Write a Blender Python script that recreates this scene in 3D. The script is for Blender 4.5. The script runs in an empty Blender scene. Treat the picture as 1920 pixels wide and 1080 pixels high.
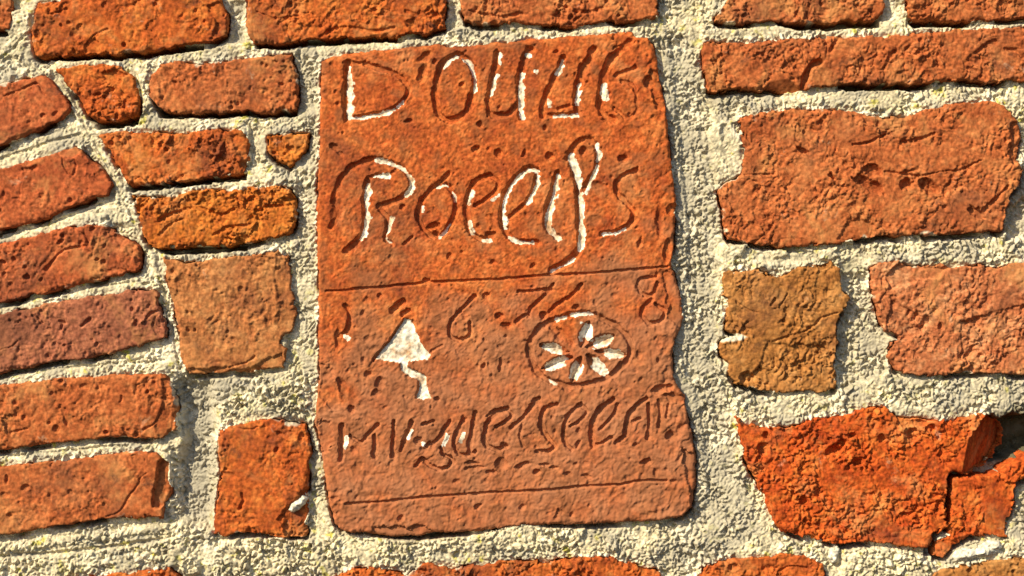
import bpy, math, random
import numpy as np

# ------------------------------------------------------------------ camera, light, exposure
S = bpy.context.scene
PX = 0.0005                      # one photo pixel on the wall face, in metres
CZ = 1.5                         # height of the picture centre above the street
MM = 0.001

cam_d = bpy.data.cameras.new('camera')
cam_d.lens = 70.0
cam_d.sensor_width = 36.0
cam_d.clip_start = 0.02
cam_d.clip_end = 200.0
cam = bpy.data.objects.new('camera', cam_d)
S.collection.objects.link(cam)
cam.location = (0.0, -1920 * PX * 70.0 / 36.0, CZ)
cam.rotation_euler = (math.pi / 2, 0, 0)
S.camera = cam

SUN = np.array([-0.62, -0.56, 0.56]); SUN /= np.linalg.norm(SUN)     # towards the sun: upper left, in front of the wall
world = bpy.data.worlds.new('World'); S.world = world
world.use_nodes = True
wn = world.node_tree.nodes; wl = world.node_tree.links
for n in list(wn): wn.remove(n)
sky = wn.new('ShaderNodeTexSky'); sky.sky_type = 'NISHITA'; sky.sun_disc = False
sky.sun_elevation = math.asin(SUN[2])
sky.sun_rotation = math.atan2(SUN[0], SUN[1])
bg = wn.new('ShaderNodeBackground'); bg.inputs['Strength'].default_value = 0.085
wo = wn.new('ShaderNodeOutputWorld')
wl.new(sky.outputs['Color'], bg.inputs['Color']); wl.new(bg.outputs['Background'], wo.inputs['Surface'])

sl = bpy.data.lights.new('sun', 'SUN'); sl.energy = 4.6; sl.angle = math.radians(0.5); sl.color = (1.0, 0.87, 0.60)
so = bpy.data.objects.new('sun', sl); S.collection.objects.link(so)
so.location = (-3, -3, 5)
from mathutils import Vector
so.rotation_euler = Vector(SUN).to_track_quat('Z', 'Y').to_euler()

S.view_settings.view_transform = 'Standard'; S.view_settings.look = 'None'
S.view_settings.gamma = 1.0; S.view_settings.use_curve_mapping = False
S.view_settings.exposure = 0.64

# ------------------------------------------------------------------ sampling grid of the wall (in photo pixels)
STEP = 1.5
def axis(lo, hi, flo, fhi, step, cstep):
    return np.concatenate([np.arange(lo, flo, cstep), np.arange(flo, fhi, step), np.arange(fhi, hi + 1, cstep)])
xs = axis(-420, 2340, -12, 1932, STEP, 6.0)
ys = axis(-300, 1380, -12, 1092, STEP, 6.0)
NX, NY = len(xs), len(ys)
GX, GY = np.meshgrid(xs, ys)
GX = GX.astype(np.float32); GY = GY.astype(np.float32)

def perlin(x, y, wl, seed):
    r = np.random.RandomState(seed)
    tab = r.rand(256, 256).astype(np.float32) * 2 * np.pi
    gx, gy = np.cos(tab), np.sin(tab)
    x = x / wl + 41.3; y = y / wl + 17.7
    xi = np.floor(x).astype(np.int32); yi = np.floor(y).astype(np.int32)
    fx = (x - xi).astype(np.float32); fy = (y - yi).astype(np.float32)
    u = fx * fx * fx * (fx * (fx * 6 - 15) + 10); v = fy * fy * fy * (fy * (fy * 6 - 15) + 10)
    def g(i, j, dx, dy):
        a, b = (yi + j) & 255, (xi + i) & 255
        return gx[a, b] * dx + gy[a, b] * dy
    n0 = g(0, 0, fx, fy); n1 = g(1, 0, fx - 1, fy)
    n2 = g(0, 1, fx, fy - 1); n3 = g(1, 1, fx - 1, fy - 1)
    return ((n0 + u * (n1 - n0)) * (1 - v) + (n2 + u * (n3 - n2)) * v) * 1.5

def worley(x, y, wl, seed):
    r = np.random.RandomState(seed); jx = r.rand(256, 256).astype(np.float32); jy = r.rand(256, 256).astype(np.float32)
    x = x / wl + 31.7; y = y / wl + 29.1
    xi = np.floor(x).astype(np.int32); yi = np.floor(y).astype(np.int32)
    f1 = np.full(x.shape, 9.0, np.float32); f2 = np.full(x.shape, 9.0, np.float32)
    for j in (-1, 0, 1):
        for i in (-1, 0, 1):
            a, b = (yi + j) & 255, (xi + i) & 255
            d = (xi + i + jx[a, b] - x) ** 2 + (yi + j + jy[a, b] - y) ** 2
            f2 = np.minimum(f2, np.maximum(f1, d)); f1 = np.minimum(f1, d)
    return np.sqrt(f1).astype(np.float32), np.sqrt(f2).astype(np.float32)

def facets(x, y, wl, seed):
    """broken clay: every Voronoi cell is a small tilted facet"""
    r = np.random.RandomState(seed); jx = r.rand(256, 256).astype(np.float32); jy = r.rand(256, 256).astype(np.float32)
    tx = r.uniform(-1, 1, (256, 256)).astype(np.float32); ty = r.uniform(-1, 1, (256, 256)).astype(np.float32); tz = r.uniform(-1, 1, (256, 256)).astype(np.float32)
    x = x / wl + 11.7; y = y / wl + 19.1
    xi = np.floor(x).astype(np.int32); yi = np.floor(y).astype(np.int32)
    best = np.full(x.shape, 9.0, np.float32); tilt = np.zeros(x.shape, np.float32); val = np.zeros(x.shape, np.float32)
    for j in (-1, 0, 1):
        for i in (-1, 0, 1):
            a, b = (yi + j) & 255, (xi + i) & 255
            dx, dy = x - (xi + i + jx[a, b]), y - (yi + j + jy[a, b]); d = dx * dx + dy * dy; m = d < best
            best = np.where(m, d, best); tilt = np.where(m, dx * tx[a, b] + dy * ty[a, b], tilt); val = np.where(m, tz[a, b], val)
    return tilt.astype(np.float32), val.astype(np.float32)

WX = GX + 7 * perlin(GX, GY, 40, 1) + 3 * perlin(GX, GY, 13, 2)
WY = GY + 7 * perlin(GX, GY, 40, 3) + 3 * perlin(GX, GY, 13, 4)
N_big = perlin(GX, GY, 130, 11)
N_med = perlin(WX, WY, 44, 12)
N_fin = perlin(WX, WY, 19, 13)
N_grn = perlin(WX, WY, 9.5, 14)
N_mic = perlin(GX, GY, 5.0, 15)
N_str = perlin(WX * 0.87 + WY * 0.5, (-WX * 0.5 + WY * 0.87) * 0.35, 9, 16)     # short slanting strokes of the hand-struck clay
N_rdg = 1 - np.abs(perlin(WX, WY, 26, 17)) * 2.2                                # ridged, for cracked faces
N_edge = 2.6 * perlin(GX, GY, 17, 18) + 1.4 * perlin(GX, GY, 7, 19)
N_chip = perlin(GX, GY, 46, 20)
N_msk = perlin(GX, GY, 75, 21)
N_crk = perlin(WX + 5 * N_fin, WY + 5 * N_fin, 60, 22)

_a, _b = worley(WX, WY, 13.0, 31)
G_big = np.clip(_b - _a, 0, 0.6) / 0.6                # sand grains: round lumps with sharp gaps between them
_a, _b = worley(WX, WY, 7.5, 32)
G_sml = np.clip(_b - _a, 0, 0.6) / 0.6
_a, _b = worley(GX + 4 * N_fin, GY + 4 * N_med, 22.0, 33)
G_lmp = np.clip(_b - _a, 0, 0.7) / 0.7

F_big, V_big = facets(WX + 3 * N_grn, WY + 3 * N_mic, 34.0, 41)
F_sml, V_sml = facets(WX + 2 * N_grn, WY + 2 * N_mic, 15.0, 42)
N_edge = N_edge * 0.7 + 1.6 * V_sml + 1.2 * V_big          # outlines break off in straight little steps
N_trw = perlin(GX + 0.25 * GY, (GY + 0.10 * GX) * 7.0, 55, 43)   # drag marks of the pointing trowel

rng = random.Random(7)
def idx(lo, hi, ax):
    return max(0, int(np.searchsorted(ax, lo)) - 1), min(len(ax), int(np.searchsorted(ax, hi)) + 1)

# pits: little holes left by burnt-out grit, stamped once for the whole wall
PIT = np.zeros((NY, NX), np.float32)
def stamp(field, x, y, rx, ry, ang, depth, p=1.0):
    R = max(rx, ry) + 2
    a0, a1 = idx(x - R, x + R, xs); b0, b1 = idx(y - R, y + R, ys)
    if a1 <= a0 or b1 <= b0: return
    dx = GX[b0:b1, a0:a1] - x; dy = GY[b0:b1, a0:a1] - y
    c, s = math.cos(ang), math.sin(ang)
    q = ((dx * c + dy * s) / rx) ** 2 + ((-dx * s + dy * c) / ry) ** 2
    v = depth * np.clip(1 - q, 0, 1) ** p
    field[b0:b1, a0:a1] = np.maximum(field[b0:b1, a0:a1], v)
for i in range(5200):
    r_ = 2.0 + 4.5 * rng.random() ** 3
    stamp(PIT, rng.uniform(-20, 1940), rng.uniform(-20, 1100), r_, r_ * rng.uniform(.5, 1.6), rng.uniform(0, 3.1), r_ * rng.uniform(.25, .5))

# ------------------------------------------------------------------ 2-D helpers
def sdist(poly, x, y):
    """signed distance to a polygon, positive inside"""
    P = np.array(poly, np.float32); Q = np.roll(P, -1, 0)
    best = np.full(x.shape, 1e9, np.float32); inside = np.zeros(x.shape, bool)
    for (ax, ay), (bx, by) in zip(P, Q):
        ex, ey = bx - ax, by - ay
        t = np.clip(((x - ax) * ex + (y - ay) * ey) / (ex * ex + ey * ey + 1e-9), 0, 1)
        best = np.minimum(best, (x - ax - t * ex) ** 2 + (y - ay - t * ey) ** 2)
        c = (ay > y) != (by > y)
        inside ^= c & (x < (bx - ax) * (y - ay) / (by - ay + 1e-12) + ax)
    d = np.sqrt(best)
    return np.where(inside, d, -d)

def smooth_line(pts, n=5):
    if len(pts) < 3: return [tuple(p) for p in pts]
    P = [np.array(p, float) for p in pts]; out = []
    P = [2 * P[0] - P[1]] + P + [2 * P[-1] - P[-2]]
    for i in range(1, len(P) - 2):
        for k in range(n):
            t = k / n
            out.append(tuple(0.5 * (2 * P[i] + (P[i + 1] - P[i - 1]) * t + (2 * P[i - 1] - 5 * P[i] + 4 * P[i + 1] - P[i + 2]) * t * t
                                    + (3 * P[i] - P[i - 1] - 3 * P[i + 1] + P[i + 2]) * t ** 3)))
    out.append(tuple(P[-2]))
    return out

def ldist(pts, x, y):
    best = np.full(x.shape, 1e9, np.float32)
    for (ax, ay), (bx, by) in zip(pts[:-1], pts[1:]):
        ex, ey = bx - ax, by - ay
        t = np.clip(((x - ax) * ex + (y - ay) * ey) / (ex * ex + ey * ey + 1e-9), 0, 1)
        best = np.minimum(best, (x - ax - t * ex) ** 2 + (y - ay - t * ey) ** 2)
    return np.sqrt(best)

def sst(a, b, v):
    t = np.clip((v - a) / (b - a), 0, 1)
    return t * t * (3 - 2 * t)

def win(pts, pad):
    xx = [p[0] for p in pts]; yy = [p[1] for p in pts]
    a0, a1 = idx(min(xx) - pad, max(xx) + pad, xs); b0, b1 = idx(min(yy) - pad, max(yy) + pad, ys)
    return slice(b0, b1), slice(a0, a1)

# ------------------------------------------------------------------ materials
def mat(name, stops, scale=14.0, rough=0.92, spot=None, attr=None, attr_col=None, bump=0.15, fine=900.0, attr2=None, attr2_col=None, attr3=None, attr3_col=None, mottle=150.0, stains=()):
    """Mottled clay / lime: three colours mixed by position noise, fine speckle, optional painted-on mask attributes."""
    m = bpy.data.materials.new(name); m.use_nodes = True
    nt = m.node_tree; N = nt.nodes; L = nt.links
    for n in list(N): N.remove(n)
    out = N.new('ShaderNodeOutputMaterial'); b = N.new('ShaderNodeBsdfPrincipled')
    b.inputs['Roughness'].default_value = rough
    b.inputs['Specular IOR Level'].default_value = 0.12
    L.new(b.outputs['BSDF'], out.inputs['Surface'])
    geo = N.new('ShaderNodeNewGeometry')
    n1 = N.new('ShaderNodeTexNoise'); n1.inputs['Scale'].default_value = scale; n1.inputs['Detail'].default_value = 6; n1.inputs['Roughness'].default_value = 0.65
    L.new(geo.outputs['Position'], n1.inputs['Vector'])
    rp = N.new('ShaderNodeValToRGB'); els = rp.color_ramp.elements
    els[0].position = 0.38; els[0].color = (*stops[0], 1)
    els[1].position = 0.62; els[1].color = (*stops[2], 1)
    e = els.new(0.5); e.color = (*stops[1], 1)
    n3 = N.new('ShaderNodeTexNoise'); n3.inputs['Scale'].default_value = mottle; n3.inputs['Detail'].default_value = 3
    L.new(geo.outputs['Position'], n3.inputs['Vector'])
    mm = N.new('ShaderNodeMix'); mm.data_type = 'FLOAT'; mm.inputs[0].default_value = 0.48
    L.new(n1.outputs['Fac'], mm.inputs[2]); L.new(n3.outputs['Fac'], mm.inputs[3])
    n5 = N.new('ShaderNodeTexNoise'); n5.inputs['Scale'].default_value = 42.0; n5.inputs['Detail'].default_value = 4; n5.inputs['Distortion'].default_value = 0.6
    L.new(geo.outputs['Position'], n5.inputs['Vector'])
    m5 = N.new('ShaderNodeMix'); m5.data_type = 'FLOAT'; m5.inputs[0].default_value = 0.35
    L.new(mm.outputs[0], m5.inputs[2]); L.new(n5.outputs['Fac'], m5.inputs[3])
    L.new(m5.outputs[0], rp.inputs['Fac'])
    n2 = N.new('ShaderNodeTexNoise'); n2.inputs['Scale'].default_value = fine * 0.33; n2.inputs['Detail'].default_value = 3
    L.new(geo.outputs['Position'], n2.inputs['Vector'])
    mr = N.new('ShaderNodeMapRange'); mr.inputs['From Min'].default_value = 0.3; mr.inputs['From Max'].default_value = 0.7
    mr.inputs['To Min'].default_value = 0.55; mr.inputs['To Max'].default_value = 1.34
    L.new(n2.outputs['Fac'], mr.inputs['Value'])
    mx = N.new('ShaderNodeMix'); mx.data_type = 'RGBA'; mx.blend_type = 'MULTIPLY'; mx.inputs[0].default_value = 1.0
    L.new(rp.outputs['Color'], mx.inputs[6]); L.new(mr.outputs['Result'], mx.inputs[7])
    col = mx.outputs[2]
    if spot:                                        # scattered grains of another colour
        scol, ssc, lo, hi = spot
        v = N.new('ShaderNodeTexNoise'); v.inputs['Scale'].default_value = ssc; v.inputs['Detail'].default_value = 2
        L.new(geo.outputs['Position'], v.inputs['Vector'])
        r2 = N.new('ShaderNodeMapRange'); r2.inputs['From Min'].default_value = lo; r2.inputs['From Max'].default_value = hi
        L.new(v.outputs['Fac'], r2.inputs['Value'])
        m2 = N.new('ShaderNodeMix'); m2.data_type = 'RGBA'
        L.new(r2.outputs['Result'], m2.inputs[0]); L.new(col, m2.inputs[6]); m2.inputs[7].default_value = (*scol, 1)
        col = m2.outputs[2]
    for scol, ssc, lo, hi, amt in stains:           # soot, lime bloom and lighter clay in irregular patches
        v = N.new('ShaderNodeTexNoise'); v.inputs['Scale'].default_value = ssc; v.inputs['Detail'].default_value = 7; v.inputs['Roughness'].default_value = 0.68; v.inputs['Distortion'].default_value = 0.5
        ofs = N.new('ShaderNodeVectorMath'); ofs.operation = 'ADD'; ofs.inputs[1].default_value = (ssc * 0.37, 3.1, ssc * 0.11)
        L.new(geo.outputs['Position'], ofs.inputs[0]); L.new(ofs.outputs[0], v.inputs['Vector'])
        r2 = N.new('ShaderNodeMapRange'); r2.inputs['From Min'].default_value = lo; r2.inputs['From Max'].default_value = hi; r2.inputs['To Max'].default_value = amt
        L.new(v.outputs['Fac'], r2.inputs['Value'])
        m2 = N.new('ShaderNodeMix'); m2.data_type = 'RGBA'
        L.new(r2.outputs['Result'], m2.inputs[0]); L.new(col, m2.inputs[6]); m2.inputs[7].default_value = (*scol, 1)
        col = m2.outputs[2]
    for an, ac in ((attr, attr_col), (attr2, attr2_col), (attr3, attr3_col)):
        if an:
            at = N.new('ShaderNodeAttribute'); at.attribute_name = an
            m3 = N.new('ShaderNodeMix'); m3.data_type = 'RGBA'
            L.new(at.outputs['Fac'], m3.inputs[0]); L.new(col, m3.inputs[6]); m3.inputs[7].default_value = (*ac, 1)
            col = m3.outputs[2]
    L.new(col, b.inputs['Base Color'])
    if bump:
        n4 = N.new('ShaderNodeTexNoise'); n4.inputs['Scale'].default_value = fine; n4.inputs['Detail'].default_value = 2
        L.new(geo.outputs['Position'], n4.inputs['Vector'])
        bp = N.new('ShaderNodeBump'); bp.inputs['Strength'].default_value = bump; bp.inputs['Distance'].default_value = 0.001
        L.new(n4.outputs['Fac'], bp.inputs['Height']); L.new(bp.outputs['Normal'], b.inputs['Normal'])
    return m

LIME = (0.62, 0.57, 0.44)
CLAY_STAINS = (((0.12, 0.045, 0.027), 13.0, 0.52, 0.66, 0.58), ((0.50, 0.235, 0.085), 19.0, 0.52, 0.67, 0.62), ((0.075, 0.035, 0.024), 55.0, 0.60, 0.70, 0.6), ((0.52, 0.44, 0.33), 38.0, 0.63, 0.72, 0.4))
def brickmat(name, a, b_, c):
    a, b_, c = [(r * 0.99, g * (0.95 if 'ochre' in name or 'tan' in name else 0.93 if 'yellow' in name else 0.98), b * 1.05) for r, g, b in (a, b_, c)]
    return mat(name, (a, b_, c), scale=16.0, attr='lime', attr_col=LIME, stains=CLAY_STAINS)
M = {
 'orange': brickmat('orange clay', (0.27, 0.055, 0.014), (0.42, 0.098, 0.020), (0.50, 0.165, 0.036)),
 'yellow': brickmat('yellow orange clay', (0.29, 0.070, 0.014), (0.43, 0.130, 0.020), (0.51, 0.20, 0.036)),
 'red':    brickmat('red clay', (0.27, 0.060, 0.022), (0.37, 0.092, 0.030), (0.45, 0.14, 0.050)),
 'purple': brickmat('brown purple clay', (0.22, 0.068, 0.036), (0.31, 0.110, 0.056), (0.40, 0.15, 0.068)),
 'rust':   brickmat('rust clay', (0.27, 0.066, 0.020), (0.39, 0.112, 0.034), (0.47, 0.17, 0.058)),
 'tan':    brickmat('tan clay', (0.28, 0.092, 0.030), (0.38, 0.150, 0.048), (0.47, 0.225, 0.080)),
 'ochre':  brickmat('ochre clay', (0.22, 0.085, 0.022), (0.33, 0.142, 0.036), (0.43, 0.215, 0.066)),
 'pink':   brickmat('pink clay', (0.29, 0.080, 0.030), (0.42, 0.145, 0.056), (0.53, 0.25, 0.115)),
 'vivid':  brickmat('vivid red clay', (0.29, 0.040, 0.009), (0.44, 0.082, 0.014), (0.53, 0.155, 0.030)),
 'slab':   mat('tablet clay', ((0.29, 0.055, 0.016), (0.425, 0.100, 0.025), (0.49, 0.155, 0.045)), scale=15.0, attr='pale', attr_col=(0.345, 0.138, 0.068), attr2='grime', attr2_col=(0.20, 0.072, 0.030),
               stains=(((0.15, 0.050, 0.026), 12.0, 0.50, 0.66, 0.6), ((0.49, 0.22, 0.09), 17.0, 0.54, 0.68, 0.55), ((0.085, 0.035, 0.022), 60.0, 0.61, 0.71, 0.55))),
 'paint':  mat('old white paint', ((0.45, 0.27, 0.15), (0.70, 0.63, 0.52), (0.84, 0.81, 0.76)), scale=60.0, rough=0.7),
 'mortar': mat('lime mortar', ((0.33, 0.285, 0.205), (0.59, 0.515, 0.355), (0.77, 0.69, 0.51)), scale=26.0, spot=((0.44, 0.40, 0.09), 110.0, 0.61, 0.70), attr='grey', attr_col=(0.35, 0.318, 0.255), attr2='chalk', attr2_col=(0.80, 0.73, 0.58), attr3='moss_shade', attr3_col=(0.085, 0.075, 0.042), bump=0.3, mottle=170.0,
               stains=(((0.24, 0.225, 0.19), 16.0, 0.52, 0.66, 0.6), ((0.42, 0.37, 0.16), 24.0, 0.58, 0.70, 0.5), ((0.80, 0.74, 0.60), 30.0, 0.57, 0.66, 0.6))),
 'pebble': mat('white pebble', ((0.46, 0.42, 0.34), (0.64, 0.60, 0.50), (0.74, 0.71, 0.62)), scale=60.0, bump=0.4),
}

# ------------------------------------------------------------------ mesh from a window of the grid
def world_xyz(X, Y, H):
    return np.stack([(X - 960) * PX, -H * MM, CZ + (540 - Y) * PX], -1)

def grid_normals(X, Y, H):
    hy, hx = np.gradient(H.astype(np.float64))
    dx = np.gradient(X.astype(np.float64), axis=1) * PX; dy = np.gradient(Y.astype(np.float64), axis=0) * PX
    n = np.stack([-hx * MM / dx, -np.ones_like(hx), hy * MM / dy], -1)
    return n / np.linalg.norm(n, axis=-1, keepdims=True)

def grid_mesh(name, X, Y, H, cells, material, attrs=(), origin=None, keep_normals=None, skirt=None):
    """one mesh from the marked cells of a height grid"""
    h, w = X.shape
    use = np.zeros((h, w), bool)
    use[:-1, :-1] |= cells; use[1:, :-1] |= cells; use[:-1, 1:] |= cells; use[1:, 1:] |= cells
    num = np.full((h, w), -1, np.int64); nv = int(use.sum()); num[use] = np.arange(nv)
    P = world_xyz(X, Y, H)[use]
    o = np.array(origin if origin is not None else (0, 0, 0), float)
    r, c = np.nonzero(cells)
    F = np.stack([num[r, c], num[r + 1, c], num[r + 1, c + 1], num[r, c + 1]], 1)   # seen from -Y: counter-clockwise
    nf = len(F)
    me = bpy.data.meshes.new(name)
    me.vertices.add(nv); me.vertices.foreach_set('co', (P - o).astype(np.float32).ravel())
    me.loops.add(nf * 4); me.loops.foreach_set('vertex_index', F.astype(np.int32).ravel())
    me.polygons.add(nf); me.polygons.foreach_set('loop_start', np.arange(0, nf * 4, 4, dtype=np.int32))
    me.polygons.foreach_set('use_smooth', np.ones(nf, bool))
    for an, av in attrs:
        a = me.attributes.new(an, 'FLOAT', 'POINT'); a.data.foreach_set('value', av[use].astype(np.float32))
    me.update(calc_edges=True)
    if keep_normals is not None:
        me.normals_split_custom_set_from_vertices(keep_normals[use].astype(np.float32))
    me.materials.append(material)
    return me

def link(name, me, parent=None, loc=(0, 0, 0)):
    o = bpy.data.objects.new(name, me); S.collection.objects.link(o)
    o.location = loc
    if parent: o.parent = parent
    return o

def empty(name, loc, label, cat):
    o = bpy.data.objects.new(name, None); S.collection.objects.link(o)
    o.location = loc; o['label'] = label; o['category'] = cat
    o.empty_display_size = 0.05
    return o

WALL = empty('brick_wall', (0, 0, 0), 'old orange brick wall with thick crumbly cream lime mortar around the carved tablet', 'wall')
WALL['kind'] = 'thing'
TAB_LOC = ((960 - 960) * PX, 0, CZ + (540 - 1000) * PX)
TABLET = empty('carved_tablet', TAB_LOC, 'orange brick tablet carved with old lettering, a white trowel and a rosette', 'tablet')

# ------------------------------------------------------------------ bricks, traced from the photo in pixels
# (outline, material, kind of surface, face height mm, slope x, slope y, label)
SURF = {   # amplitudes in mm: big, med, fin, grain, mic, stroke, ridge ; pit ; edge radius px, edge drop mm, edge roughness
 'smooth': (1.0, 0.9, 0.60, 0.42, 0.24, 0.45, 0.0, 1.4, 9, 2.6, 1.0, 0.25, 0.15),
 'pitted': (1.0, 1.1, 0.95, 0.62, 0.30, 0.6, 0.2, 1.9, 10, 3.0, 1.3, 0.5, 0.3),
 'rough':  (1.2, 1.5, 1.50, 0.90, 0.38, 0.7, 0.6, 2.0, 9, 3.0, 1.6, 1.0, 0.6),
 'crumb':  (1.2, 1.6, 1.70, 1.00, 0.42, 0.40, 0.6, 1.8, 8, 3.0, 2.0, 1.9, 1.0),
 'fibre':  (1.0, 0.9, 0.85, 0.55, 0.26, 1.05, 0.5, 1.4, 9, 2.8, 1.6, 0.8, 0.5),
}
B = {}
def brick(key, pts, m, surf, h=0.0, sx=0.0, sy=0.0, label=None, arch=False):
    B[key] = dict(pts=pts, m=m, surf=surf, h=h, sx=sx, sy=sy, label=label, arch=arch, chips=[], cracks=[], holes=[], lime=[])

brick('b1', [(70,4),(130,-4),(250,-12),(404,-20),(414,0),(424,25),(426,68),(400,78),(362,84),(330,90),(290,95),(220,101),(195,99),(100,106),(84,110),(66,106),(60,80),(56,57),(64,32)], 'orange', 'pitted', 1.5)
brick('b2', [(103,129),(120,125),(150,121),(200,121),(226,127),(250,142),(258,170),(262,190),(258,215),(225,224),(182,229),(165,220),(150,192),(135,170),(117,148)], 'orange', 'rough', 0.5)
brick('b3', [(277,160),(284,140),(300,120),(345,113),(375,120),(400,116),(440,110),(490,104),(546,101),(556,130),(560,175),(557,207),(500,212),(440,209),(370,213),(320,212),(292,196),(279,178)], 'rust', 'pitted', 0.5)
brick('b4', [(178,250),(230,246),(330,248),(400,242),(455,242),(466,262),(467,300),(458,325),(400,333),(330,342),(245,349),(235,340),(222,312),(204,280)], 'orange', 'rough', 0.8)
brick('b4w', [(497,255),(530,250),(579,249),(577,275),(562,298),(541,312),(520,300),(500,283)], 'yellow', 'rough', -2.5, label='small orange wedge of brick between mortar joints')
brick('b5', [(247,366),(300,366),(350,358),(420,355),(480,350),(535,352),(553,368),(554,405),(549,440),(490,452),(430,463),(350,464),(290,468),(275,456),(262,412)], 'yellow', 'crumb', 0.3, label='yellowish orange brick with a coarse eroded face')
brick('b6', [(304,482),(350,492),(420,482),(480,473),(520,468),(540,480),(550,540),(553,590),(548,622),(522,640),(535,655),(530,690),(480,698),(400,702),(355,701),(342,680),(335,630),(325,580),(312,530)], 'tan', 'pitted', -0.5, label='squarish tan brick with chipped right edge')
brick('b7', [(412,807),(430,800),(467,790),(507,783),(533,790),(571,797),(580,817),(582,850),(578,887),(574,918),(578,960),(574,1007),(547,1010),(500,1003),(467,996),(423,1007),(403,1000),(402,953),(408,927),(413,900),(408,857)], 'orange', 'pitted', 0.0)
brick('b8', [(462,-20),(833,-20),(836,0),(834,50),(800,62),(740,68),(650,73),(560,78),(475,83),(462,66),(461,30)], 'orange', 'fibre', 1.0)
brick('b9', [(862,-30),(1230,-32),(1233,30),(1190,38),(1140,41),(1080,50),(1010,48),(960,42),(900,45),(870,38),(863,10)], 'rust', 'rough', 0.6)
brick('b10', [(1385,-45),(1660,-50),(1661,8),(1650,37),(1575,42),(1500,47),(1455,41),(1395,45),(1350,44),(1341,38),(1352,18)], 'rust', 'rough', 0.5)
brick('b11', [(1702,-50),(2060,-60),(2062,28),(1912,37),(1820,40),(1762,39),(1712,38),(1703,22)], 'rust', 'rough', 0.8)
brick('b12', [(1318,79),(1388,81),(1462,72),(1538,69),(1631,67),(1725,60),(1785,56),(1856,54),(1960,47),(2080,40),(2082,146),(1960,150),(1856,155),(1800,150),(1744,155),(1650,159),(1575,159),(1530,166),(1500,175),(1462,175),(1425,170),(1388,166),(1350,172),(1324,176),(1320,128)], 'rust', 'rough', 0.6, label='long rust brick with a broken dark flake at its lower edge')
brick('b13', [(1386,221),(1425,210),(1481,206),(1538,204),(1594,210),(1631,217),(1687,221),(1725,210),(1762,196),(1819,191),(1856,188),(1886,198),(1908,225),(1918,258),(1908,285),(1918,325),(1900,365),(1886,395),(1880,432),(1819,437),(1706,441),(1650,441),(1594,452),(1537,460),(1462,462),(1410,456),(1361,452),(1357,417),(1350,380),(1346,356),(1361,341),(1395,322),(1393,255)], 'rust', 'fibre', 0.8, label='large deep brick with cracks and a pitted middle')
brick('b14', [(1354,511),(1380,507),(1432,507),(1462,519),(1485,503),(1526,497),(1560,489),(1575,504),(1579,537),(1594,562),(1590,575),(1576,590),(1573,635),(1566,680),(1568,729),(1537,738),(1481,736),(1425,732),(1387,725),(1369,710),(1357,680),(1346,652),(1357,636),(1380,628),(1357,620),(1361,590),(1369,560),(1357,552)], 'ochre', 'fibre', -0.3, label='small weathered ochre brick end')
brick('b15', [(1633,502),(1650,489),(1687,487),(1725,500),(1762,496),(1781,504),(1819,497),(1875,500),(1901,493),(1930,486),(2070,478),(2072,700),(1920,705),(1875,701),(1800,700),(1725,707),(1680,695),(1665,669),(1669,642),(1687,634),(1661,620),(1646,575),(1637,537)], 'pink', 'fibre', 0.0, label='pale pinkish brick at the right side')
brick('b16', [(1380,783),(1407,797),(1460,803),(1500,799),(1520,784),(1580,780),(1600,770),(1647,764),(1677,770),(1683,783),(1740,787),(1780,789),(1820,780),(1850,776),(1878,784),(1893,805),(1897,835),(1870,862),(1850,878),(1815,888),(1777,884),(1774,987),(1750,1003),(1742,1028),(1713,1030),(1680,1024),(1613,1017),(1580,1023),(1557,1017),(1527,1010),(1493,1003),(1467,997),(1450,980),(1440,947),(1413,893),(1397,863),(1387,830)], 'vivid', 'crumb', 1.0, label='vivid red orange brick with a crumbly face and a hollow broken corner')
brick('b17', [(1787,896),(1802,897),(1860,892),(1897,872),(1920,855),(1975,832),(1972,880),(1907,907),(1903,937),(1893,970),(1890,1013),(1847,1004),(1820,1005),(1790,1024),(1770,1046),(1750,1044),(1754,1017),(1780,1006),(1785,960)], 'vivid', 'rough', -0.6, label='broken red brick fragment below the dark hollow')
brick('b18', [(618,1088),(655,1066),(700,1067),(722,1069),(760,1078),(795,1058),(830,1058),(852,1068),(925,1055),(955,1050),(997,1054),(1059,1046),(1100,1044),(1151,1044),(1176,1054),(1205,1067),(1242,1074),(1246,1160),(622,1180)], 'orange', 'crumb', 0.5)
brick('b19', [(1308,1080),(1330,1060),(1373,1050),(1413,1043),(1467,1038),(1513,1043),(1545,1057),(1550,1085),(1552,1160),(1312,1166)], 'orange', 'rough', 0.0)
brick('b20', [(1742,1086),(1763,1067),(1813,1058),(1863,1051),(1920,1047),(2080,1040),(2082,1150),(1746,1160)], 'ochre', 'pitted', 0.0, label='ochre brown brick top at the lower right')
# radiating bricks of the arch
brick('a1', [(-150,196),(0,156),(50,146),(80,140),(96,151),(115,175),(131,196),(132,207),(118,223),(60,250),(0,276),(-150,340)], 'red', 'smooth', 0.8, arch=True)
brick('a2', [(-150,352),(0,316),(50,302),(100,288),(140,274),(152,281),(163,295),(186,310),(202,330),(211,346),(202,366),(175,373),(140,384),(95,407),(38,424),(0,433),(-150,476)], 'red', 'smooth', 1.2, arch=True)
brick('a3', [(-150,490),(0,456),(50,443),(125,425),(188,422),(214,432),(242,450),(261,462),(267,485),(262,505),(225,515),(175,526),(100,546),(50,558),(0,569),(-150,606)], 'red', 'pitted', 1.0, arch=True)
brick('a4', [(-150,614),(0,588),(25,582),(100,567),(175,555),(250,545),(288,542),(297,552),(300,582),(311,600),(311,635),(250,652),(175,670),(100,681),(50,690),(0,700),(-150,722)], 'purple', 'pitted', 0.8, label='brownish purple arch brick with a darker face', arch=True)
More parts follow.
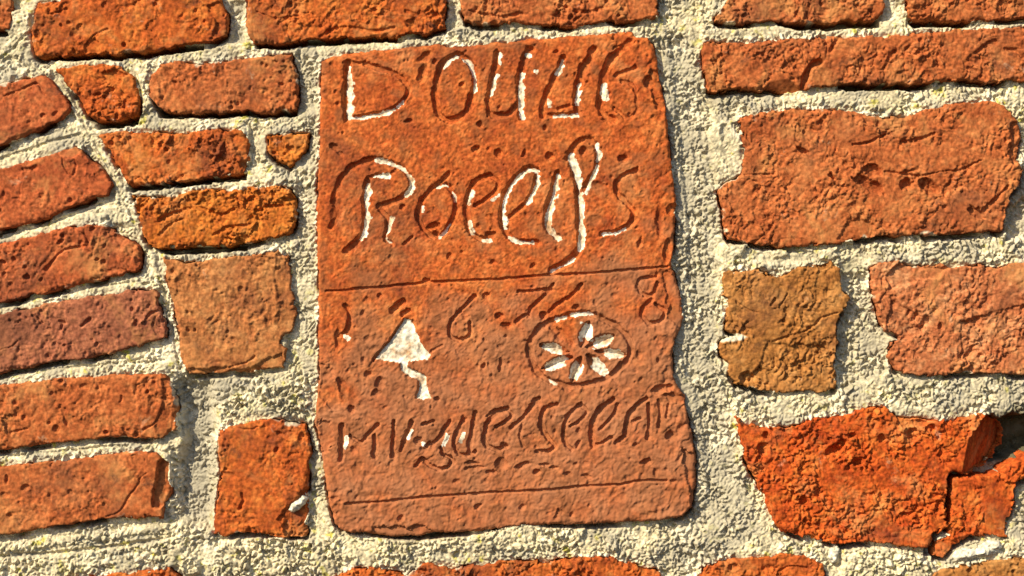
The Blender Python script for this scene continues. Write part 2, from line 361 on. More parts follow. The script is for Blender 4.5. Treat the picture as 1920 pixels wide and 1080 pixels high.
brick('a5', [(-150,736),(0,722),(25,717),(75,712),(150,707),(225,702),(300,702),(325,720),(329,770),(329,806),(300,823),(233,820),(167,826),(100,832),(0,844),(-150,860)], 'rust', 'pitted', 1.2, arch=True)
brick('a6', [(-150,886),(0,873),(67,867),(167,857),(233,848),(293,847),(303,857),(319,865),(319,925),(306,945),(305,973),(280,971),(233,971),(167,978),(100,988),(0,1004),(-150,1020)], 'rust', 'smooth', 1.2, arch=True)
brick('a7', [(-150,1112),(0,1098),(150,1084),(217,1074),(267,1070),(320,1065),(336,1085),(338,1180),(-150,1220)], 'orange', 'rough', 0.0, arch=True)

def chip(k, poly, depth, tx=0.0, ty=0.0, keep=0.3): B[k]['chips'].append((poly, depth, tx, ty, keep))
def crack(k, pts, w, d): B[k]['cracks'].append((pts, w, d))
def hole(k, x, y, rx, ry, a, d): B[k]['holes'].append((x, y, rx, ry, a, d))
def lime(k, poly): B[k]['lime'].append(poly)

# details of single bricks
chip('b1', [(155,86),(170,70),(195,60),(182,72),(190,84),(193,100),(160,100)], 2.5)
chip('b1', [(388,8),(426,0),(430,74),(396,70),(404,40),(392,28)], 2.2, keep=1.0)
crack('b1', [(92,28),(110,22),(125,16)], 4, 1.5); crack('b1', [(165,80),(185,62),(205,55)], 5, 1.6)
for q in ((130,44,5,4),(72,64,7,9),(140,63,8,9),(150,52,5,8),(197,10,5,8),(115,47,4,4)): hole('b1', *q, 0.3, 2.2)
chip('b2', [(188,136),(215,130),(240,140),(232,146),(222,142),(218,158),(200,150)], 3.0)
for q in ((208,168,6,5),(212,202,5,5),(222,155,5,7)): hole('b2', *q, 0.4, 2.2)
hole('b3', 366, 119, 12, 5, -0.2, 3.0); hole('b3', 378, 128, 4, 4, 0, 2); hole('b3', 470, 165, 4, 5, 0, 1.5)
chip('b4', [(398,300),(412,285),(422,265),(432,290),(442,302),(470,300),(466,335),(420,330),(408,318)], 3.5, keep=1.0)
chip('b4', [(430,255),(470,250),(470,300),(446,296),(440,270)], 1.6, keep=1.0)
crack('b5', [(300,412),(330,398),(370,388),(410,402),(440,392)], 9, 2.6); crack('b5', [(480,396),(505,388),(530,386)], 9, 2.4)
crack('b5', [(300,440),(320,420),(340,412)], 8, 2); crack('b5', [(400,440),(430,428),(470,420)], 8, 2); crack('b5', [(350,372),(362,385),(376,380)], 7, 2)
chip('b6', [(515,478),(530,470),(552,520),(556,600),(545,622),(520,618),(524,560),(512,520)], 1.6, 0.03, keep=.8)
chip('b6', [(355,692),(420,688),(470,690),(500,672),(530,660),(534,700),(356,704)], 2.6, keep=.6)
crack('b6', [(420,692),(440,684),(465,678),(478,668)], 5, 2.0); hole('b6', 452, 542, 6, 5, .2, 2); hole('b6', 366, 620, 3, 4, 0, 2)
chip('b7', [(545,942),(576,915),(584,960),(580,1010),(540,1008),(530,985),(520,975)], 4.0, 0.02, keep=1.4)
chip('b7', [(412,880),(440,885),(455,897),(430,902),(412,895)], 1.8); crack('b7', [(452,925),(456,940),(448,955)], 6, 2.4)
crack('b7', [(436,800),(470,805),(484,800)], 5, 1.5); hole('b7', 566, 820, 6, 12, .4, 1.8); crack('b7', [(530,790),(560,796),(580,794)], 7, 2.6)
chip('b8', [(790,20),(836,20),(836,56),(800,64),(770,60),(760,40)], 2.4, keep=1.5)
crack('b8', [(480,20),(520,35),(560,30)], 6, 1.6); crack('b8', [(600,70),(640,52),(700,58),(740,52)], 8, 2.0); crack('b8', [(760,20),(790,28),(805,15)], 7, 2.0)
crack('b9', [(880,20),(930,30),(980,26)], 7, 2.0); crack('b9', [(1040,10),(1090,22),(1140,14)], 8, 2.0)
chip('b12', [(1424,168),(1450,140),(1459,133),(1480,146),(1512,170),(1500,178),(1460,178)], 3.5, 0.05, 0.34, keep=.12)
crack('b12', [(1506,165),(1512,142),(1524,122),(1535,118)], 15, 8.0); crack('b12', [(1556,95),(1568,78)], 10, 3.0); crack('b12', [(1666,112),(1678,98)], 8, 2.6)
crack('b12', [(1836,95),(1850,84),(1866,80)], 12, 3.0); crack('b12', [(1816,128),(1832,134)], 8, 2.4); crack('b12', [(1885,92),(1905,96),(1918,108)], 8, 2.4)
crack('b13', [(1598,272),(1625,268),(1648,258),(1668,250)], 8, 3.0); crack('b13', [(1690,268),(1720,262),(1755,250)], 6, 2.2)
crack('b13', [(1660,322),(1700,326),(1730,330),(1760,322),(1800,318),(1840,300)], 5, 2.2); crack('b13', [(1395,328),(1420,326),(1450,327)], 4, 2.0)
for q in ((1636,318,14,10),(1618,340,16,8),(1640,352,14,9),(1742,350,16,9),(1700,346,8,10),(1560,330,6,4),(1506,282,9,4)): hole('b13', *q, 0.5, 4.2)
chip('b13', [(1612,210),(1650,216),(1700,220),(1712,240),(1660,244),(1620,232)], 2.0, keep=.8)
chip('b13', [(1895,230),(1920,225),(1920,300),(1900,310),(1886,290),(1898,262)], 4.0, keep=1.0); chip('b13', [(1585,418),(1612,410),(1640,420),(1640,442),(1590,455),(1572,448)], 2.6, keep=.5)
crack('b13', [(1840,400),(1860,380),(1890,350)], 10, 3.0); hole('b13', 1832, 398, 12, 8, .4, 3.2)
crack('b14', [(1448,572),(1454,560)], 6, 2.6); crack('b14', [(1462,576),(1478,550)], 5, 2.4); crack('b14', [(1448,640),(1490,628),(1520,616),(1540,596),(1572,586)], 5, 2.2)
chip('b14', [(1440,640),(1500,648),(1560,640),(1566,735),(1480,738),(1380,724),(1420,690)], 1.6, keep=1.6)
hole('b14', 1402, 708, 12, 9, 0, 3.4); hole('b14', 1500, 648, 8, 5, 0, 2.4); hole('b14', 1470, 506, 12, 9, -.4, 4.5); hole('b14', 1545, 496, 10, 7, -.4, 4.0); hole('b14', 1545, 655, 5, 12, .2, 2.6)
crack('b14', [(1450,660),(1460,690),(1490,688)], 6, 2.0); crack('b14', [(1380,566),(1400,580),(1420,585)], 5, 1.6); lime('b14', [(1348,628),(1385,624),(1402,632),(1385,640),(1352,640)])
chip('b15', [(1660,522),(1672,500),(1700,492),(1740,500),(1780,502),(1765,520),(1720,528),(1690,540),(1668,545)], 3.0, keep=.5)
chip('b15', [(1672,560),(1720,590),(1745,605),(1730,625),(1690,640),(1660,625)], 3.0, keep=1.6)
crack('b15', [(1800,622),(1815,625),(1830,610),(1860,600)], 4, 1.6); hole('b15', 1738, 602, 9, 11, .2, 3.5); hole('b15', 1765, 612, 6, 7, 0, 3.0)
chip('b15', [(1800,600),(1960,560),(1990,712),(1800,705)], 1.6, keep=1.6)
chip('b16', [(1852,774),(1832,800),(1815,828),(1795,858),(1779,878),(1781,888),(1820,888),(1852,878),(1900,840),(1896,800),(1880,780)], 15.0, 0.62, 0.12, keep=.2)
chip('b16', [(1382,784),(1410,800),(1460,806),(1500,800),(1500,808),(1440,812),(1392,803)], 2.2, keep=.4)
chip('b16', [(1680,768),(1690,784),(1740,788),(1742,800),(1700,805),(1684,795)], 3.0, keep=.6)
for q in ((1565,844,14,7),(1610,866,9,6),(1580,830,6,6),(1597,817,6,5),(1654,822,6,6),(1712,815,9,10),(1745,804,8,7),(1437,816,5,6),(1432,842,9,10),(1508,938,7,7)): hole('b16', *q, -0.4, 3.6)
chip('b17', [(1846,905),(1880,900),(1905,905),(1895,970),(1890,1012),(1848,1004),(1840,960)], 2.0, 0.06, keep=.3)
chip('b17', [(1780,1010),(1820,1006),(1800,1030),(1770,1048),(1748,1046),(1754,1016)], 3.0, keep=.5)
hole('b18', 770, 1072, 30, 8, 0, 5); hole('b19', 1375, 1064, 9, 7, 0, 3); hole('b19', 1335, 1064, 7, 5, .4, 3)
crack('b19', [(1460,1072),(1480,1062),(1510,1066)], 7, 2.4)
crack('a1', [(6,180),(40,168),(62,158),(72,160),(84,178)], 6, 1.8); hole('a1', 81, 217, 5, 4, 0, 2.2); hole('a1', 103, 213, 6, 4, -.5, 2.2)
chip('a2', [(105,285),(140,274),(152,284),(140,296),(116,296)], 2.0); crack('a2', [(118,296),(122,318),(136,330),(142,318),(140,300)], 4, 1.8)
crack('a2', [(44,318),(58,318),(70,312)], 7, 1.8); hole('a2', 2, 398, 5, 6, 0, 2)
crack('a3', [(85,506),(98,490),(112,474),(130,466),(150,463),(166,460)], 6, 2.4); crack('a3', [(165,462),(162,446),(140,426)], 4, 1.4)
chip('a3', [(170,424),(212,430),(250,460),(268,490),(258,505),(236,470),(200,445),(172,440)], 1.8, keep=1.4); chip('a3', [(190,508),(215,500),(240,506),(200,516)], 2)
for q in ((26,486,5,5),(5,492,7,4),(20,532,4,4),(8,515,5,6)): hole('a3', *q, 0, 2.6)
crack('a4', [(62,591),(74,600),(84,610)], 5, 2.0); crack('a4', [(153,612),(162,604),(170,597)], 7, 2.4); hole('a4', 116, 604, 8, 4, .3, 2.6); hole('a4', 116, 613, 3, 7, 0, 2.4)
crack('a4', [(276,596),(284,588),(292,586),(300,580)], 9, 3.0); crack('a4', [(0,656),(22,650),(34,640)], 4, 1.6); chip('a4', [(290,588),(312,598),(313,636),(292,630),(284,610)], 2.0, keep=1.2)
hole('a4', 255, 605, 5, 7, 0, 2); hole('a4', 103, 645, 6, 5, -.5, 1.6)
hole('a5', 159, 725, 10, 6, 0, 2.6); hole('a5', 112, 737, 8, 6, 0, 2.0); hole('a5', 105, 804, 7, 7, 0, 3.4); hole('a5', 124, 790, 4, 10, -.3, 2.4)
crack('a5', [(228,742),(226,754)], 5, 2); chip('a5', [(304,712),(332,712),(332,780),(322,815),(300,822),(290,800),(300,770),(308,740)], 2.4, 0.03, keep=.9)
crack('a5', [(270,806),(292,790),(304,770),(312,745)], 6, 2.4); crack('a5', [(20,812),(38,806),(50,802)], 5, 1.6)
chip('a6', [(300,856),(322,862),(322,930),(300,955),(285,950),(286,930),(292,900),(290,885)], 6.0, 0.05, keep=.9)
crack('a6', [(200,968),(228,956),(240,936),(262,900),(276,888)], 4, 1.6); hole('a6', 47, 915, 9, 5, -.4, 2.4); hole('a6', 13, 898, 4, 9, 0, 2.6); hole('a6', 133, 923, 6, 6, .6, 2.0); hole('a6', 8, 928, 8, 6, 0, 2.4); hole('a6', 97, 872, 4, 5, 0, 2)
chip('a6', [(272,965),(305,968),(306,985),(276,980)], 4)

# plain bricks outside the picture, so that the wall goes on when one steps aside
def rect(x0, y0, x1, y1): return [(x0, y0 + 3), (x0 + 5, y0), ((x0 + x1) / 2, y0 - 3), (x1, y0 - 4), (x1 + 2, y1 - 4), ((x0 + x1) / 2, y1 + 2), (x0 + 2, y1)]
k_ = 0
for y0, y1, off in ((-135, -48, 30), (-245, -165, 190)):
    for i in range(-2, 7):
        x0 = off + i * 400
        if x0 < -410 or x0 + 370 > 2330: continue
        k_ += 1; brick('o%d' % k_, rect(x0, y0 - 8, x0 + 365, y1 - 12), rng.choice(['orange', 'rust', 'red']), 'pitted', 0.3)
for x0, y0, x1, y1 in ((2100, 40, 2330, 140), (2090, -60, 2330, 20), (1952, 190, 2330, 290), (1950, 315, 2330, 430), (2100, 480, 2330, 580), (2100, 605, 2330, 700),
                       (1990, 740, 2330, 830), (1990, 890, 2330, 1010), (2105, 1040, 2330, 1140), (1290, 1195, 1640, 1290), (1680, 1190, 2050, 1280), (2085, 1185, 2330, 1275),
                       (880, 1200, 1250, 1300), (480, 1215, 845, 1310), (390, 1095, 585, 1185), (1590, 1110, 1715, 1160), (-400, -30, 20, 60), (-400, 90, -190, 190)):
    k_ += 1; brick('o%d' % k_, rect(x0, y0, x1, y1), rng.choice(['orange', 'rust', 'red']), 'pitted', 0.3)

# the tablet outline
TAB = [(603,117),(622,105),(650,101),(691,95),(742,91),(788,86),(823,83),(846,88),(869,86),(904,85),(927,79),(950,80),(996,72),(1036,71),(1082,66),(1128,64),(1163,60),(1186,59),(1193,70),(1216,70),(1227,88),
       (1232,112),(1238,150),(1246,185),(1251,230),(1259,300),(1268,380),(1266,430),(1260,500),(1268,525),(1279,560),(1281,600),(1264,640),(1261,665),(1263,712),(1284,740),(1288,770),(1300,820),(1306,860),(1306,905),
       (1298,950),(1280,967),(1247,975),(1163,980),(1080,984),(1017,985),(976,984),(934,992),(872,999),(813,1000),(788,1006),(747,1006),(700,1002),(645,997),(627,982),(618,950),(611,900),(600,835),(591,790),(598,700),(597,600),(595,500),(593,400),(597,300),(600,200)]

# ------------------------------------------------------------------ occupancy and signed distances
DMAX = np.full((NY, NX), -200.0, np.float32)      # distance into the nearest brick (or tablet)
for k, b in B.items():
    sl_ = win(b['pts'], 60 if b['pts'][0][0] > -9999 else 0)
    er = SURF[b['surf']][10]
    d = sdist(b['pts'], GX[sl_], GY[sl_]) + N_edge[sl_] * er * 0.8 + 8 * np.minimum(N_chip[sl_] + 0.15, 0) * er * 0.6
    b['sl'] = sl_; b['d'] = d
    DMAX[sl_] = np.maximum(DMAX[sl_], d)
TSL = win(TAB, 60)
TD = sdist(TAB, GX[TSL], GY[TSL]) + N_edge[TSL] * 0.7
DMAX[TSL] = np.maximum(DMAX[TSL], TD)

# ------------------------------------------------------------------ mortar height (mm)
occ = DMAX > 0
def scan(o, coords, ax):
    """distance back to the last occupied sample along an axis"""
    out = np.full(o.shape, 400.0, np.float32); last = np.full(o.shape[1 - ax], -1e4, np.float32)
    n = o.shape[ax]
    for i in range(n):
        row = o[i] if ax == 0 else o[:, i]
        last = np.where(row, coords[i], last)
        v = np.minimum(np.abs(coords[i] - last), 400)
        if ax == 0: out[i] = v
        else: out[:, i] = v
    return out
dU = scan(occ, ys, 0); dL = scan(occ, xs, 1)
dD = scan(occ[::-1], -ys[::-1] , 0)[::-1]; dR = scan(occ[:, ::-1], -xs[::-1], 1)[:, ::-1]
def blur(a, n):
    k = np.ones(2 * n + 1) / (2 * n + 1)
    for _ in range(2):
        a = np.pad(a, ((n, n), (0, 0)), 'edge'); c = np.cumsum(np.vstack([np.zeros((1, a.shape[1])), a]), 0); a = (c[2*n+1:] - c[:-2*n-1]) / (2*n+1)
        a = np.pad(a, ((0, 0), (n, n)), 'edge'); c = np.cumsum(np.hstack([np.zeros((a.shape[0], 1)), a]), 1); a = (c[:, 2*n+1:] - c[:, :-2*n-1]) / (2*n+1)
    return a.astype(np.float32)
gv = dU + dD; gh = dL + dR
tv = dU / (gv + 1e-3); th = dL / (gh + 1e-3)
hv = -7.0 + 5.2 * np.clip(tv * 1.25, 0, 1) ** 0.8
hh = -10.0 + 5.5 * np.clip(th * 1.1, 0, 1)
w_v = 1 / (gv + 4) ** 2; w_h = 1 / (gh + 4) ** 2
MH = (hv * w_v + hh * w_h) / (w_v + w_h)
GAP = sst(12, 5, dU) * sst(-0.15, 0.15, N_msk + 0.35 * N_med)      # open gap left under the upper brick
# inside a brick keep the value of the joint next to it
for _ in range(3):
    mask = (~occ).astype(np.float32); num = blur(np.where(occ, 0, MH), 6); den = blur(mask, 6)
    MH = np.where(occ & (den > 1e-3), num / np.maximum(den, 1e-3), MH)
MH = blur(MH, 2)
GREY = np.clip(0.32 + 1.5 * N_msk + 0.9 * N_med + 0.4 * N_fin, 0, 1) * 0.85
MR = (0.55 + 0.65 * sst(100, 900, GX * 0.7 + GY * 0.7 - 100) + 0.25 * N_chip).astype(np.float32)                # roughness factor of the mortar
def mpatch(poly, h, rough, grey, fe=8.0, blend=1.0):
    s_ = win(poly, 20); d = sdist(poly, GX[s_], GY[s_]) + N_edge[s_] * 0.8
    t = sst(-2, fe, d) * blend
    if h is not None: MH[s_] = MH[s_] * (1 - t) + h * t
    MR[s_] = MR[s_] * (1 - t) + rough * t
    GREY[s_] = GREY[s_] * (1 - t) + grey * t
# grey, coarse upright joints
mpatch([(1235,60),(1310,60),(1330,200),(1345,420),(1350,620),(1375,800),(1440,1000),(1330,1080),(1310,900),(1270,700),(1268,420),(1250,250)], None, 1.25, 0.75, 20)
mpatch([(318,705),(400,705),(412,790),(402,1000),(320,985),(322,870),(332,830)], -19.0, 1.0, 1.0, 26)  # recess beside the arch: its shade is put into the grey colour too
mpatch([(556,100),(598,110),(594,600),(596,900),(584,900),(560,700),(552,500)], None, 1.0, 0.55, 10)
mpatch([(428,0),(460,0),(460,80),(430,80)], -11.0, 0.5, 0.9)
mpatch([(836,0),(862,0),(866,50),(836,60)], -10.0, 0.6, 0.5)
mpatch([(1578,510),(1634,510),(1668,640),(1668,700),(1580,735),(1566,690)], -11.0, 1.2, 0.6)
mpatch([(1885,395),(1950,350),(1950,450),(1890,450)], -12, 1.0, 0.7)
mpatch([(1238,70),(1262,90),(1275,250),(1292,400),(1292,520),(1302,580),(1290,680),(1310,760),(1330,860),(1330,950),(1300,960),(1296,860),(1276,740),(1262,700),(1270,560),(1255,400),(1245,250)], -5.5, 1.0, 0.9, 6, 0.85)
# smooth pale lime
mpatch([(1337,212),(1374,224),(1391,258),(1392,318),(1362,337),(1344,345),(1332,300),(1328,262)], -2.0, 0.15, 0.0)
mpatch([(1352,232),(1366,228),(1370,250),(1356,268),(1350,250)], -5.0, 0.3, 0.5, 5)
mpatch([(-30,20),(62,14),(56,70),(40,108),(0,112),(-30,112)], -1.0, 0.35, 0.0)
mpatch([(-10,48),(14,60),(18,76),(0,92),(-14,80)], -5.0, 0.7, 0.8, 5)
mpatch([(1350,458),(1400,452),(1420,466),(1390,480),(1366,506),(1352,508)], -1.5, 0.2, 0.0)
mpatch([(1400,462),(1500,466),(1540,470),(1555,492),(1480,494),(1400,492),(1385,484)], -5.5, 0.35, 0.35)
mpatch([(1442,468),(1478,466),(1482,482),(1450,486)], -2.5, 0.2, 0.0, 5); mpatch([(1528,470),(1572,462),(1570,488),(1535,490)], -1.5, 0.35, 0.0, 5)
mpatch([(1310,50),(1455,46),(1505,52),(1508,62),(1440,70),(1330,76)], -2.4, 0.3, 0.1)
mpatch([(252,118),(280,112),(284,128),(276,160),(290,195),(290,212),(262,215),(262,180),(256,150)], -1.5, 0.7, 0.0)
mpatch([(95,130),(120,160),(150,215),(180,250),(200,285),(250,370),(268,450),(290,470),(300,520),(280,500),(255,440),(215,400),(212,345),(165,270),(135,215)], -3.2, 0.35, 0.15, 5)
mpatch([(405,764),(440,738),(480,725),(560,708),(584,700),(580,772),(520,775),(440,782)], -1.0, 1.6, 0.0)
mpatch([(395,1040),(420,1012),(520,1006),(590,1012),(640,1010),(640,1080),(400,1085)], -1.0, 1.7, 0.05)
mpatch([(336,1040),(352,1036),(372,1050),(376,1078),(350,1085),(332,1070)], -0.5, 1.3, 0.0)
mpatch([(700,1010),(800,1008),(900,1000),(980,975),(1020,985),(1100,990),(1090,1030),(950,1036),(800,1040),(720,1050)], -0.5, 1.2, 0.05)
mpatch([(1578,1030),(1612,1024),(1680,1026),(1730,1038),(1748,1052),(1742,1090),(1575,1090)], 1.0, 1.2, 0.0)
mpatch([(1555,1028),(1572,1020),(1580,1030),(1574,1060),(1556,1058)], -1, .8, 0)
mpatch([(-10,1020),(100,1008),(280,985),(300,1000),(180,1020),(60,1034),(-10,1042)], -2.0, 1.2, 0.05)
mpatch([(-10,1050),(150,1030),(340,1012),(348,1025),(330,1055),(200,1066),(100,1085),(-10,1090)], -1.2, 1.2, 0.05)
# dark hollow beside the broken red brick, and open gaps under some bricks
mpatch([(1862,790),(1896,778),(1965,772),(1965,838),(1900,872),(1852,884),(1864,830)], -55.0, 0.9, 1.0, 14)
mpatch([(1776,868),(1850,862),(1868,868),(1900,862),(1905,872),(1862,896),(1790,902)], -30.0, 0.5, 1.0, 4)
mpatch([(1772,870),(1792,880),(1790,1004),(1774,1000)], -24.0, 0.5, 1.0, 4)
mpatch([(1740,1006),(1760,1000),(1752,1044),(1735,1044)], -20.0, 0.5, 1.0, 4)
for p in ([(82,102),(380,84),(380,92),(240,108),(84,112)], [(180,222),(258,216),(258,234),(182,242)], [(290,205),(400,207),(556,206),(556,216),(420,218),(300,220)], [(240,342),(400,332),(462,324),(460,336),(360,346),(244,358)],
          [(290,464),(460,460),(462,470),(310,478)], [(1455,38),(1650,34),(1652,50),(1560,54),(1500,56),(1462,46)], [(1706,36),(1820,38),(1818,50),(1712,50)], [(1575,156),(1745,154),(1742,166),(1590,170)],
          [(476,80),(740,66),(742,76),(480,90)], [(640,996),(800,1002),(870,996),(860,1006),(790,1014),(660,1004)]):
    mpatch(p, -32.0, 0.6, 0.6, 3)
# incised pointing lines and cracks in the mortar
for pts, w, dp in ([(-12,1046),(80,1040),(160,1032),(240,1022),(300,1012)], 6, 3.5), ([(0,298),(60,276),(110,262),(150,250)], 5, 2.2), ([(0,445),(60,428),(120,408),(160,392),(190,382)], 5, 2.2), ([(0,575),(60,558),(150,542),(210,534),(250,528)], 4, 1.6), \
        ([(80,696),(140,688),(200,684),(260,680),(305,676)], 4, 2.2), ([(0,858),(100,848),(200,838),(290,832)], 4, 1.8), ([(96,132),(115,165),(140,205),(160,240),(195,300),(230,375),(262,440),(282,490)], 4, 1.6), \
        ([(0,108),(24,90),(36,75),(55,60)], 4, 1.8), ([(1268,402),(1300,404),(1345,400)], 4, 1.2), ([(1340,740),(1350,800),(1380,860)], 4, 1.2), ([(295,520),(310,560),(322,620),(335,690)], 4, 1.8):
    q = smooth_line(pts); s_ = win(q, 20); dd = ldist(q, GX[s_] + 2.5 * N_fin[s_] , GY[s_] + 2.5 * N_med[s_])
    MH[s_] -= dp * (1 - sst(w * 0.25, w * 0.9, dd))
MH = MH - 16.0 * blur(GAP, 1) * (MH < -3) 
SME = sst(0.05, 0.45, N_chip + 0.45 * N_med + 0.25 * N_fin) * sst(14, 2, np.minimum(np.where(occ, 0, dD), np.where(occ, 0, dR * 1.3))) * (DMAX > -16) * (MH > -15)
MH = MH * (1 - 0.8 * SME) - 1.2 * 0.8 * SME                # lime smeared up over the edge of the brick below or beside
CHALK = np.clip(0.4 * SME + 0.5 * sst(0.3, 0.6, N_chip + 0.4 * N_grn), 0, 0.8)
MR = MR * (0.35 + 1.2 * sst(-0.5, 0.1, N_chip + 0.6 * N_msk))
MH = MH + 0.9 * N_trw * sst(0.2, -0.3, N_chip + 0.6 * N_msk) * sst(1000, 300, GX) + 1.2 * F_big * sst(-0.1, 0.4, N_msk + .3 * N_med)
M_n = 0.9 * N_big + 1.1 * N_med + MR * (0.8 * N_fin + 0.5 * N_grn + 0.4 * N_mic + 1.8 * (G_big - 0.6) * (0.6 + 0.8 * sst(-0.3, 0.3, N_med)) + 1.3 * (G_lmp - .7) * sst(0.0, 0.5, N_chip)) + (0.55 + 0.6 * MR) * (1.25 * (G_sml - 0.6) + 0.3 * N_mic + 0.3 * N_grn) - MR * 0.7 * PIT
MH = MH + M_n
MH -= np.clip(DMAX - 1.6 - 2.5 * SME, 0, 40) * 3.0                 # goes down behind the bricks
LICH = None

# ------------------------------------------------------------------ build the mortar (wall part and arch part)
cell_d = np.minimum(np.minimum(DMAX[:-1, :-1], DMAX[1:, :-1]), np.minimum(DMAX[:-1, 1:], DMAX[1:, 1:]))
keep = cell_d < 7.0
ARCH = [(-430,-20),(-200,40),(0,118),(60,120),(92,132),(115,165),(140,205),(160,240),(195,300),(230,375),(262,440),(285,490),(300,540),(322,620),(335,690),(336,760),(336,870),(330,980),(348,1020),(350,1080),(356,1400),(-430,1400)]
adist = sdist(ARCH, GX, GY)
in_arch = adist[:-1, :-1] > 0
MOSS_SHADE = sst(-2, 16, sdist([(1852,782),(1880,772),(1905,758),(1990,752),(1990,842),(1915,880),(1850,890)], GX, GY) + 10 * N_med + 6 * N_grn) * (0.9 + 0.3 * N_fin)  # shade of the deep hollow put into the mortar colour, with some moss
MOSS_SHADE = np.clip(MOSS_SHADE, 0, 0.95)
NRM = grid_normals(GX, GY, MH)
arch_obj = link('arch', grid_mesh('arch_joints', GX, GY, MH, keep & in_arch, M['mortar'], (('grey', GREY), ('chalk', CHALK), ('moss_shade', MOSS_SHADE)), keep_normals=NRM), WALL)
arch_obj['label'] = 'radiating brick arch with pale mortar joints at the left'
mort = link('mortar', grid_mesh('mortar', GX, GY, MH, keep & ~in_arch, M['mortar'], (('grey', GREY), ('chalk', CHALK), ('moss_shade', MOSS_SHADE)), keep_normals=NRM), WALL)

# solid body of the wall behind the joints
def box_mesh(name, x0, x1, y0, y1, z0, z1, m):
    v = [(x, y, z) for x in (x0, x1) for y in (y0, y1) for z in (z0, z1)]
    f = [(0, 1, 3, 2), (4, 6, 7, 5), (0, 4, 5, 1), (2, 3, 7, 6), (0, 2, 6, 4), (1, 5, 7, 3)]
    me = bpy.data.meshes.new(name); me.from_pydata(v, [], f); me.update(); me.materials.append(m); return me
link('wall_core', box_mesh('wall_core', (xs[0] - 960) * PX, (xs[-1] - 960) * PX, 0.14, 0.30, CZ + (540 - ys[-1]) * PX, CZ + (540 - ys[0]) * PX, M['mortar']), WALL)

# ------------------------------------------------------------------ build the bricks
def surface(sl_, surf, soft=None):
    a = SURF[surf]
    h = a[0] * N_big[sl_] + a[1] * N_med[sl_] + a[2] * N_fin[sl_] + a[3] * N_grn[sl_] + a[4] * N_mic[sl_] + a[5] * N_str[sl_]
    if a[6]: h = h - a[6] * 1.6 * sst(0.80, 1.0, N_rdg[sl_])
    h = h + a[11] * (G_big[sl_] - 0.6) * sst(-0.5, 0.3, N_med[sl_] + N_chip[sl_]) + a[12] * (G_sml[sl_] - 0.6)
    rg = sst(-0.45, 0.35, N_msk[sl_] + 0.5 * N_chip[sl_])
    h = h * (0.45 + 0.8 * rg) + (a[11] * 0.55 + 0.35) * (1.5 * F_big[sl_] + 0.35 * V_big[sl_] + 1.1 * F_sml[sl_]) * (0.25 + rg)
    h = h - 0.75 * a[7] * PIT[sl_] * sst(-0.1, 0.35, N_msk[sl_] + 0.5 * N_med[sl_] + 0.1)
    return h

def cell_any(d, lim):
    return np.maximum(np.maximum(d[:-1, :-1], d[1:, :-1]), np.maximum(d[:-1, 1:], d[1:, 1:])) > lim

for k, b in B.items():
    sl_ = b['sl']; X, Y, d = GX[sl_], GY[sl_], b['d']
    a = SURF[b['surf']]
    cx = sum(p[0] for p in b['pts']) / len(b['pts']); cy = sum(p[1] for p in b['pts']) / len(b['pts'])
    tex = surface(sl_, b['surf'])
    base = b['h'] + b['sx'] * (X - cx) + b['sy'] * (Y - cy)
    cut = np.zeros_like(X)
    tamp = np.ones_like(X)
    for poly, depth, tx, ty, kp in b['chips']:
        dd = sdist(poly, X, Y) + 1.2 * N_edge[sl_]
        pcx = sum(p[0] for p in poly) / len(poly); pcy = sum(p[1] for p in poly) / len(poly)
        t = sst(-1.0, 4.0, dd)
        cut = np.maximum(cut, t * np.maximum(depth + tx * (X - pcx) + ty * (Y - pcy), 0))
        tamp = tamp * (1 - t) + kp * t
    for pts, w, dp in b['cracks']:
        q = smooth_line(pts); dd = ldist(q, X + 2.2 * N_fin[sl_] + 1.2 * N_grn[sl_], Y + 2.2 * N_med[sl_] + 1.2 * N_mic[sl_])
        wv = w * (0.8 + 0.5 * N_chip[sl_])
        cut = np.maximum(cut, dp * (1 - sst(wv * 0.2, wv * 0.7, dd)))
    for x, y, rx, ry, an, dp in b['holes']:
        if k in ('b13', 'b16', 'b14'): rx, ry, dp = rx * 1.25, ry * 1.25, dp * 1.6
        c, s = math.cos(an), math.sin(an); wp = 3.0 if k == 'b13' else 1.0
        dx, dy = X - x + wp * (2 * N_grn[sl_] + 2.5 * N_fin[sl_] * (wp > 1)), Y - y + wp * (2 * N_fin[sl_] + 2 * N_grn[sl_] * (wp > 1))
        q = ((dx * c + dy * s) / rx) ** 2 + ((-dx * s + dy * c) / ry) ** 2
        cut = np.maximum(cut, dp * np.clip(1.25 - q, 0, 1) ** 0.7)
    r, drop = a[8], a[9]
    H = base + tex * tamp - cut
    er_ = 0.35 + 0.75 * sst(-0.3, 0.4, N_chip[sl_])
    H = H - drop * er_ * (1 - np.clip(d / (r * er_), 0, 1)) ** 2
    H = np.where(d < 0, np.maximum(H + d * 14.0, -34), H)
    lm = np.zeros_like(X)
    for poly in b['lime']:
        lm = np.maximum(lm, sst(-1, 2.5, sdist(poly, X, Y) + N_edge[sl_]))
    # thin lime smears left along the edges when the joints were filled
    lm = np.maximum(lm, 0.75 * sst(0.25, 0.5, N_msk[sl_] * 0.6 + N_fin[sl_] * 0.5 - np.clip(d, 0, 40) / 16.0))
    if k in ('b16', 'b17'): lm = lm * 0
    org = ((cx - 960) * PX, 0, CZ + (540 - cy) * PX)
    me = grid_mesh('brick', X, Y, H, cell_any(d, -1.7), M[b['m']], (('lime', lm),), origin=org)
    o = link('brick', me, arch_obj if b['arch'] else WALL, org)
    if b['label']: o['label'] = b['label']

